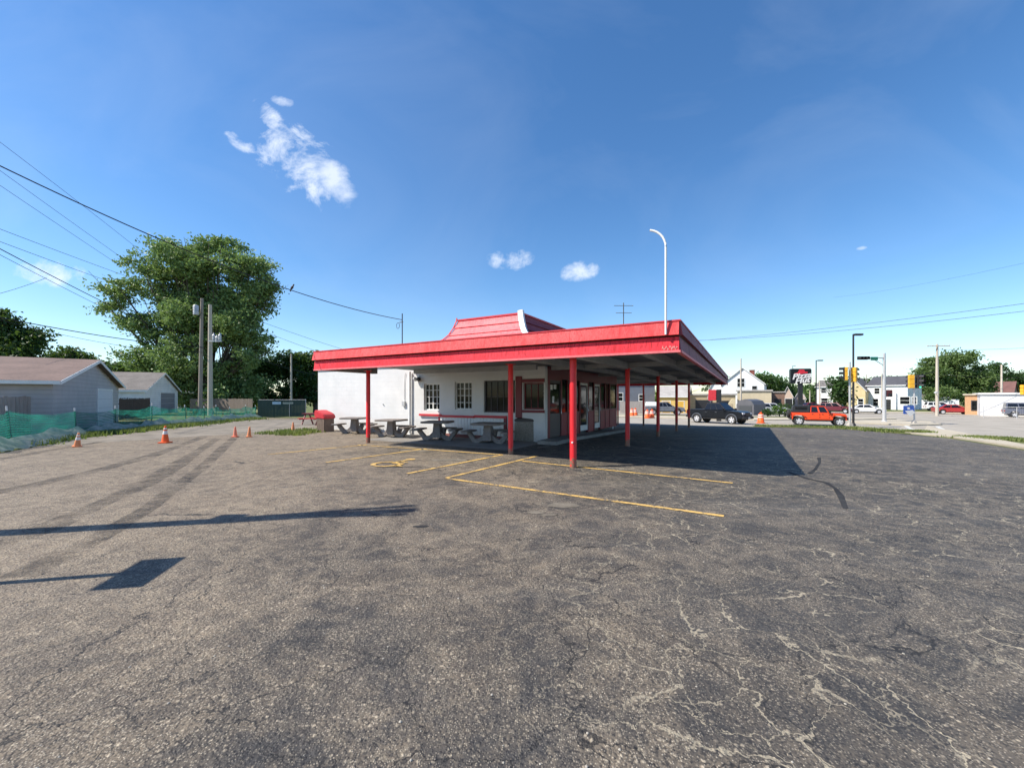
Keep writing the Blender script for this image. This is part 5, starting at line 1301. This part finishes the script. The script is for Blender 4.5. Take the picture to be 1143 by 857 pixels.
x, y = xy(742, 60)
pickup('grey pickup truck with a white camper shell seen between the canopy posts', (x,y), R(-14), mat('grey_metal_paint', (.16,.17,.2), .3), M_black, camper=M_whitepaint)
def car(label, c, rz, m, kind='sedan', z=None):
    z = gz(*c); t = thing('parked_car', label, 'car', (c[0],c[1],z+.01), rz); r = .33; wx = 1.35; hw = .86
    top = [(-2.2,.5),(-2.22,.9),(-2.1,.98),(1.0,1.0),(1.9,.86),(2.2,.7),(2.22,.4)] if kind == 'sedan' else [(-2.15,.5),(-2.18,1.02),(-2.1,1.1),(.9,1.1),(1.8,.98),(2.12,.82),(2.15,.45)]
    if kind == 'suv': r = .36
    body_solid(arch_profile(-2.15,2.12,.32 if kind == 'sedan' else .42, top, [-wx,wx], r*1.12), hw, m, t, bevel=.08, taper=.1)
    MB().box(-2.0,2.0,-.6,.6,.24,.36).build('chassis', M_black, t)
    if kind == 'sedan': cabin(t, (-1.75,1.05), (-.95,.30), .82, .6, .97, 1.42, m, [(.10,.42),(.46,.88)])
    elif kind == 'van': cabin(t, (-2.1,1.3), (-2.0,.7), .84, .72, 1.08, 1.85, m, [(.04,.32),(.35,.62),(.66,.94)])
    else: cabin(t, (-2.1,1.0), (-1.85,.25), .83, .64, 1.08, 1.66, m, [(.05,.28),(.32,.58),(.62,.92)])
    for s in (-1,1):
        for x in (-wx, wx): wheel(t, x, s*.76, r, .2)
        MB().box(2.0,2.16,s*.62-.16,s*.62+.16,.62,.76).build('headlight', M_lamp, t, bevel=.02); MB().box(-2.22,-2.14,s*.68-.12,s*.68+.12,.72,.9).build('tail_light', M_tail, t)
        MB().box(.75,.9,s*.86,s*1.0,.98,1.1).build('mirror', m, t)
    MB().box(2.1,2.2,-.7,.7,.34,.5).build('front_bumper', M_black, t, bevel=.02)
    return t
P = lambda n_, c_: mat(n_, c_, .3, .06, 2, 0)
car('silver SUV parked in front of the brown brick storefront', xy(862,62), R(-20), P('silver_paint',(.5,.52,.56)), 'suv')
car('white sedan in front of the wide white house', xy(967,64), R(-30), P('car_white',(.7,.7,.7)), 'sedan')
car('dark maroon SUV behind the windscreen of the red off-roader', xy(933,66), R(-50), P('maroon_paint',(.12,.02,.03)), 'suv')
car('small red sedan right of the pole by the big tree', xy(1064,62), R(-30), P('car_red',(.35,.03,.03)), 'sedan')
car('white SUV beneath the left side of the big tree', xy(1050,76), R(-30), P('car_white',(.7,.7,.7)), 'suv')
car('dark blue-grey van at the right edge in front of the fence', xy(1149,52), R(-40), P('van_grey',(.10,.11,.15)), 'van')
car('dark red sedan far behind the pizza sign post', xy(906,86), R(0), P('car_red2',(.2,.02,.03)), 'sedan')

# ------------------------------------------------------------------ things just left of the view that throw the shadows
sd = Vector((math.cos(R(12)), math.sin(R(12)))); EL = 47.0
# tall double-armed light pole
tip = Vector(G(458, 569.5)[:2]); H = 9.0; b = tip - sd*H/math.tan(R(EL))
t = thing('light_pole', 'tall lot light pole just outside the left edge whose long shadow crosses the gravel', 'lamp post', (b.x,b.y,0))
MB().tube([(0,0,0),(0,0,H)], [.17,.12], 12).build('pole', M_steel, t, smooth=True)
MB().tube([(0,-.1,H-1.2),(0,-.22,H)], .05, 8).tube([(0,.1,H-2.6),(0,.26,H)], .06, 8).box(-.12,.12,-.12,.3,H-2.8,H-2.6).build('brace', M_steel, t)
c = Vector(G(158, 639)[:2]); zc = 2.6; b = c - sd*zc/math.tan(R(EL)) 
t = thing('post_sign', 'rectangular sign on a side bracket just outside the left edge, throwing the squarish shadow', 'sign', (b.x-.0,b.y,0))
MB().box(-.56,.62,-.35,.35,zc-.03,zc+.03, Matrix.Rotation(R(12),4,'Z') @ Matrix.Translation((0,0,zc)) @ Matrix.Rotation(R(35),4,'Y') @ Matrix.Translation((0,0,-zc))).build('panel', M_steel, t)
MB().tube([(0,0,0.0),(0,0,zc)], .045, 8).build('post', M_steel, t)

# ------------------------------------------------------------------ wires
def wire(label, a, b, sag=.4, r=.012, n=16):
    a, b = Vector(a), Vector(b); pts = []
    for i in range(n+1):
        f = i/n; p = a.lerp(b, f); p.z -= sag*4*f*(1-f); pts.append(p-a)
    o = MB().tube(pts, r, 5).build('overhead_wire', M_wire); o.location = a; tag(o, label, 'wire', 'overhead wires')
pole = lambda y: At(224, y, 42)
def lw(label, x0, y0, x1, y1, ye, sag=.15, r=.014, Y0=17.):
    # line seen through two points, carried on past the frame at the left and ending at the pole
    s = (y1-y0)/(x1-x0); ys = y0 - s*60
    wire(label, At(x0-60, ys, Y0), At(226, ye, 42), sag, r)
lw('thin wire leaving the frame highest at the left edge', 0,160,155,280, 337, -.2, .010)
lw('third highest overhead wire at the left edge', 0,190,140,290, 350, .1, .010)
lw('fourth highest overhead wire at the left edge', 0,208,130,298, 356, .1, .010)
lw('fifth overhead wire down the left edge', 0,254,129,300, 337, .15, .012)
lw('sixth overhead wire down the left edge', 0,268,127,312, 349, .15, .012)
lw('thick cable below the small cloud on the left', 0,277.5,103,331.6, 388, .25, .022)
lw('thinner cable just under the thick cable on the left', 0,284,100,336, 394, .25, .012)
wire('short rising service wire crossing the small left cloud', At(-30,335,20), At(52,310,28), .1, .012)
wire('heavy twisted cable low over the garages', At(-60,342,22), At(228,388,42), .35, .03)
wire('lower companion of the heavy cable above the garages', At(-20,352,23), At(232,393,42), .6, .014)
wire('black service line dropping from upper left to the roof antenna through the maple', At(-60,156,9), At(449,357,19.7), .55, .016, 30)
wire('upper of two wires running right from the maple to the canopy', At(236,338,41), At(520,420,75), 1.2, .018)
wire('lower of two wires running right from the maple to the canopy', At(236,345,41), At(480,420,75), 1.4, .018)
wire('pale wire from the paired poles to the slender pole', At(236,372,41), At(325,397,48), .5, .025)
wire('sagging wire from the paired poles toward the restaurant', At(236,376,41), At(380,420,60), 1.0, .025)
wire('upper wire reaching the right edge above the intersection', At(696,385,120), At(1300,317,45), 1.2, .03)
wire('lower wire reaching the right edge above the intersection', At(696,381,120), At(1300,328,45), 1.6, .03)
wire('faint high wire in the upper right sky', At(930,332,140), At(1300,258,50), 1.0, .016)
wire('wire from the tall pale pole to the right edge', At(1046,390,56), At(1300,372,45), .6, .02)
wire('second wire from the tall pale pole to the right edge', At(1048,418,56), At(1250,416,50), .5, .018)
wire('distant wire between the grey pole and the tall pale pole', At(984,418,82), At(1046,414,56), .6, .02)
# bird on the wire
bp = At(326, 321, 14.6); mb = MB().lathe([(.005,-.09),(.03,-.06),(.045,0),(.03,.06),(.02,.085),(.028,.105),(.02,.13),(.004,.145)], 10, Matrix.Rotation(R(30),4,'Y'))
mb.prism([(-.08,-.14),(-.04,-.14),(-.02,-.03),(-.05,-.03)], -.015, .015, 'y')
o = mb.build('bird', M_black, smooth=True); o.location = (bp[0],bp[1],bp[2]); tag(o, 'small black bird perched on the service line right of the maple', 'bird')

# small litter stones on the asphalt
random.seed(21); st = MB()
for _ in range(900):
    x = random.uniform(-7,8); y = random.uniform(1.6,11)
    if random.random() > .75-.06*x: continue
    s = random.uniform(.003,.010); M = Matrix.Translation((x,y,.004+s*.3)) @ Matrix.Rotation(random.uniform(0,6),4,'Z') @ Matrix.Scale(.6,4,(0,0,1))
    st.lathe([(s*.3,-s*.8),(s,-s*.1),(s*.7,s*.6),(s*.2,s*.9)], 5, M)
o = st.build('gravel', mat('stone', (.36,.33,.28), .8, .4, 60)); tag(o, 'loose pale gravel scattered over the worn asphalt', 'gravel', None, 'stuff')

# ------------------------------------------------------------------ light, sky, camera
world = bpy.data.worlds.new('World'); sc.world = world; world.use_nodes = True
nt = world.node_tree; nd = nt.nodes; lk = nt.links
bg = nd['Background']; sky = nd.new('ShaderNodeTexSky'); sky.sky_type = 'NISHITA'; sky.sun_disc = False
sun_dir = Vector((-sd.x*math.cos(R(EL)), -sd.y*math.cos(R(EL)), math.sin(R(EL))))
sky.sun_elevation = R(EL); sky.sun_rotation = math.atan2(sun_dir.x, sun_dir.y)
sky.air_density = 1.0; sky.dust_density = .35; sky.ozone_density = 3.0; sky.altitude = 200
def wn(tp, **k):
    q = nd.new(tp)
    for a, b in k.items(): setattr(q, a, b)
    return q
def wm(op, a, b=0., c=0., clamp=False):
    q = wn('ShaderNodeMath', operation=op, use_clamp=clamp)
    for i, v in enumerate((a, b, c)):
        if isinstance(v, (int, float)): q.inputs[i].default_value = v
        else: lk.new(v, q.inputs[i])
    return q.outputs[0]
tc = wn('ShaderNodeTexCoord'); sp = wn('ShaderNodeSeparateXYZ'); lk.new(tc.outputs['Generated'], sp.inputs[0])
yy = wm('MAXIMUM', sp.outputs[1], .05); pu = wm('DIVIDE', sp.outputs[0], yy); pw = wm('DIVIDE', sp.outputs[2], yy)
cmb = wn('ShaderNodeCombineXYZ'); lk.new(pu, cmb.inputs[0]); lk.new(pw, cmb.inputs[1])
def wnoise(scale, detail, rough, vec, dist=0):
    q = wn('ShaderNodeTexNoise'); q.inputs['Scale'].default_value = scale; q.inputs['Detail'].default_value = detail
    q.inputs['Roughness'].default_value = rough; q.inputs['Distortion'].default_value = dist; lk.new(vec, q.inputs['Vector']); return q.outputs['Fac']
mp = wn('ShaderNodeMapping'); lk.new(cmb.outputs[0], mp.inputs[0]); mp.inputs['Rotation'].default_value = (0,0,R(48)); mp.inputs['Scale'].default_value = (1,1.6,1)
n1 = wnoise(7.5, 12, .68, mp.outputs[0], .35); n2 = wnoise(16, 10, .66, cmb.outputs[0], .25)
def cloud(px, py, rx, ry, rot, nz, gain, thr):
    cx, cy = (px-CX)/F, (CY-py)/F; c, s = math.cos(R(rot)), math.sin(R(rot))
    dx = wm('SUBTRACT', pu, cx); dy = wm('SUBTRACT', pw, cy)
    a = wm('DIVIDE', wm('ADD', wm('MULTIPLY', dx, c), wm('MULTIPLY', dy, s)), rx/F); b = wm('DIVIDE', wm('SUBTRACT', wm('MULTIPLY', dy, c), wm('MULTIPLY', dx, s)), ry/F)
    d = wm('ADD', wm('MULTIPLY', a, a), wm('MULTIPLY', b, b))
    env = wm('POWER', wm('SUBTRACT', 1., d, clamp=True), .7)
    v = wm('MULTIPLY', wm('ADD', wm('MULTIPLY', wm('SUBTRACT', nz, .5), gain), wm('SUBTRACT', env, thr)), 1.15, clamp=True)
    return wm('MULTIPLY', v, wm('MULTIPLY', env, 1.6, clamp=True))
cl = None
for args in [(338,182,76,44,-38,n1,5.2,.56),(300,130,32,13,-48,n1,5.0,.5),(268,158,26,10,-35,n1,5.0,.5),(374,200,34,21,-48,n1,3.2,.25),(570,290,30,14,0,n2,3.4,.35),(648,302,28,13,12,n2,3.4,.42),(55,304,52,19,-8,n2,3.0,.45),(315,113,18,7,-15,n1,3.0,.5),(962,277,9,3,10,n2,1.2,.6)]:
    c_ = cloud(*args); cl = c_ if cl is None else wm('MAXIMUM', cl, c_)
cirrus = wm('MULTIPLY', wm('SUBTRACT', wnoise(1.6, 6, .55, mp.outputs[0], .8), .45, clamp=True), .22)
hs = wn('ShaderNodeHueSaturation'); lk.new(sky.outputs[0], hs.inputs['Color']); hs.inputs['Saturation'].default_value = 1.22; hs.inputs['Hue'].default_value = .501
mx = wn('ShaderNodeMix', data_type='RGBA'); lk.new(wm('ADD', wm('MULTIPLY', cl, .70), cirrus, clamp=True), mx.inputs[0]); lk.new(hs.outputs[0], mx.inputs[6]); mx.inputs[7].default_value = (5.6,6.0,6.6,1)
lk.new(mx.outputs[2], bg.inputs[0]); bg.inputs[1].default_value = .132
sl = bpy.data.lights.new('sun', 'SUN'); sl.energy = 5.0; sl.angle = R(.5); sl.color = (1,.92,.80)
so = bpy.data.objects.new('sun', sl); COL.objects.link(so); so.rotation_euler = sun_dir.to_track_quat('Z', 'Y').to_euler(); so.location = (-30,-10,40)

cam = bpy.data.cameras.new('camera'); cam.sensor_width = 36; cam.lens = F/1143*36; cam.shift_y = (CY-428.5)/1143; cam.clip_end = 5000; cam.clip_start = .05
co = bpy.data.objects.new('camera', cam); COL.objects.link(co); co.location = (0,0,EYE); co.rotation_euler = (R(90),0,0); sc.camera = co
sc.view_settings.view_transform = 'Standard'; sc.view_settings.look = 'None'; sc.view_settings.exposure = .54; sc.view_settings.gamma = 1
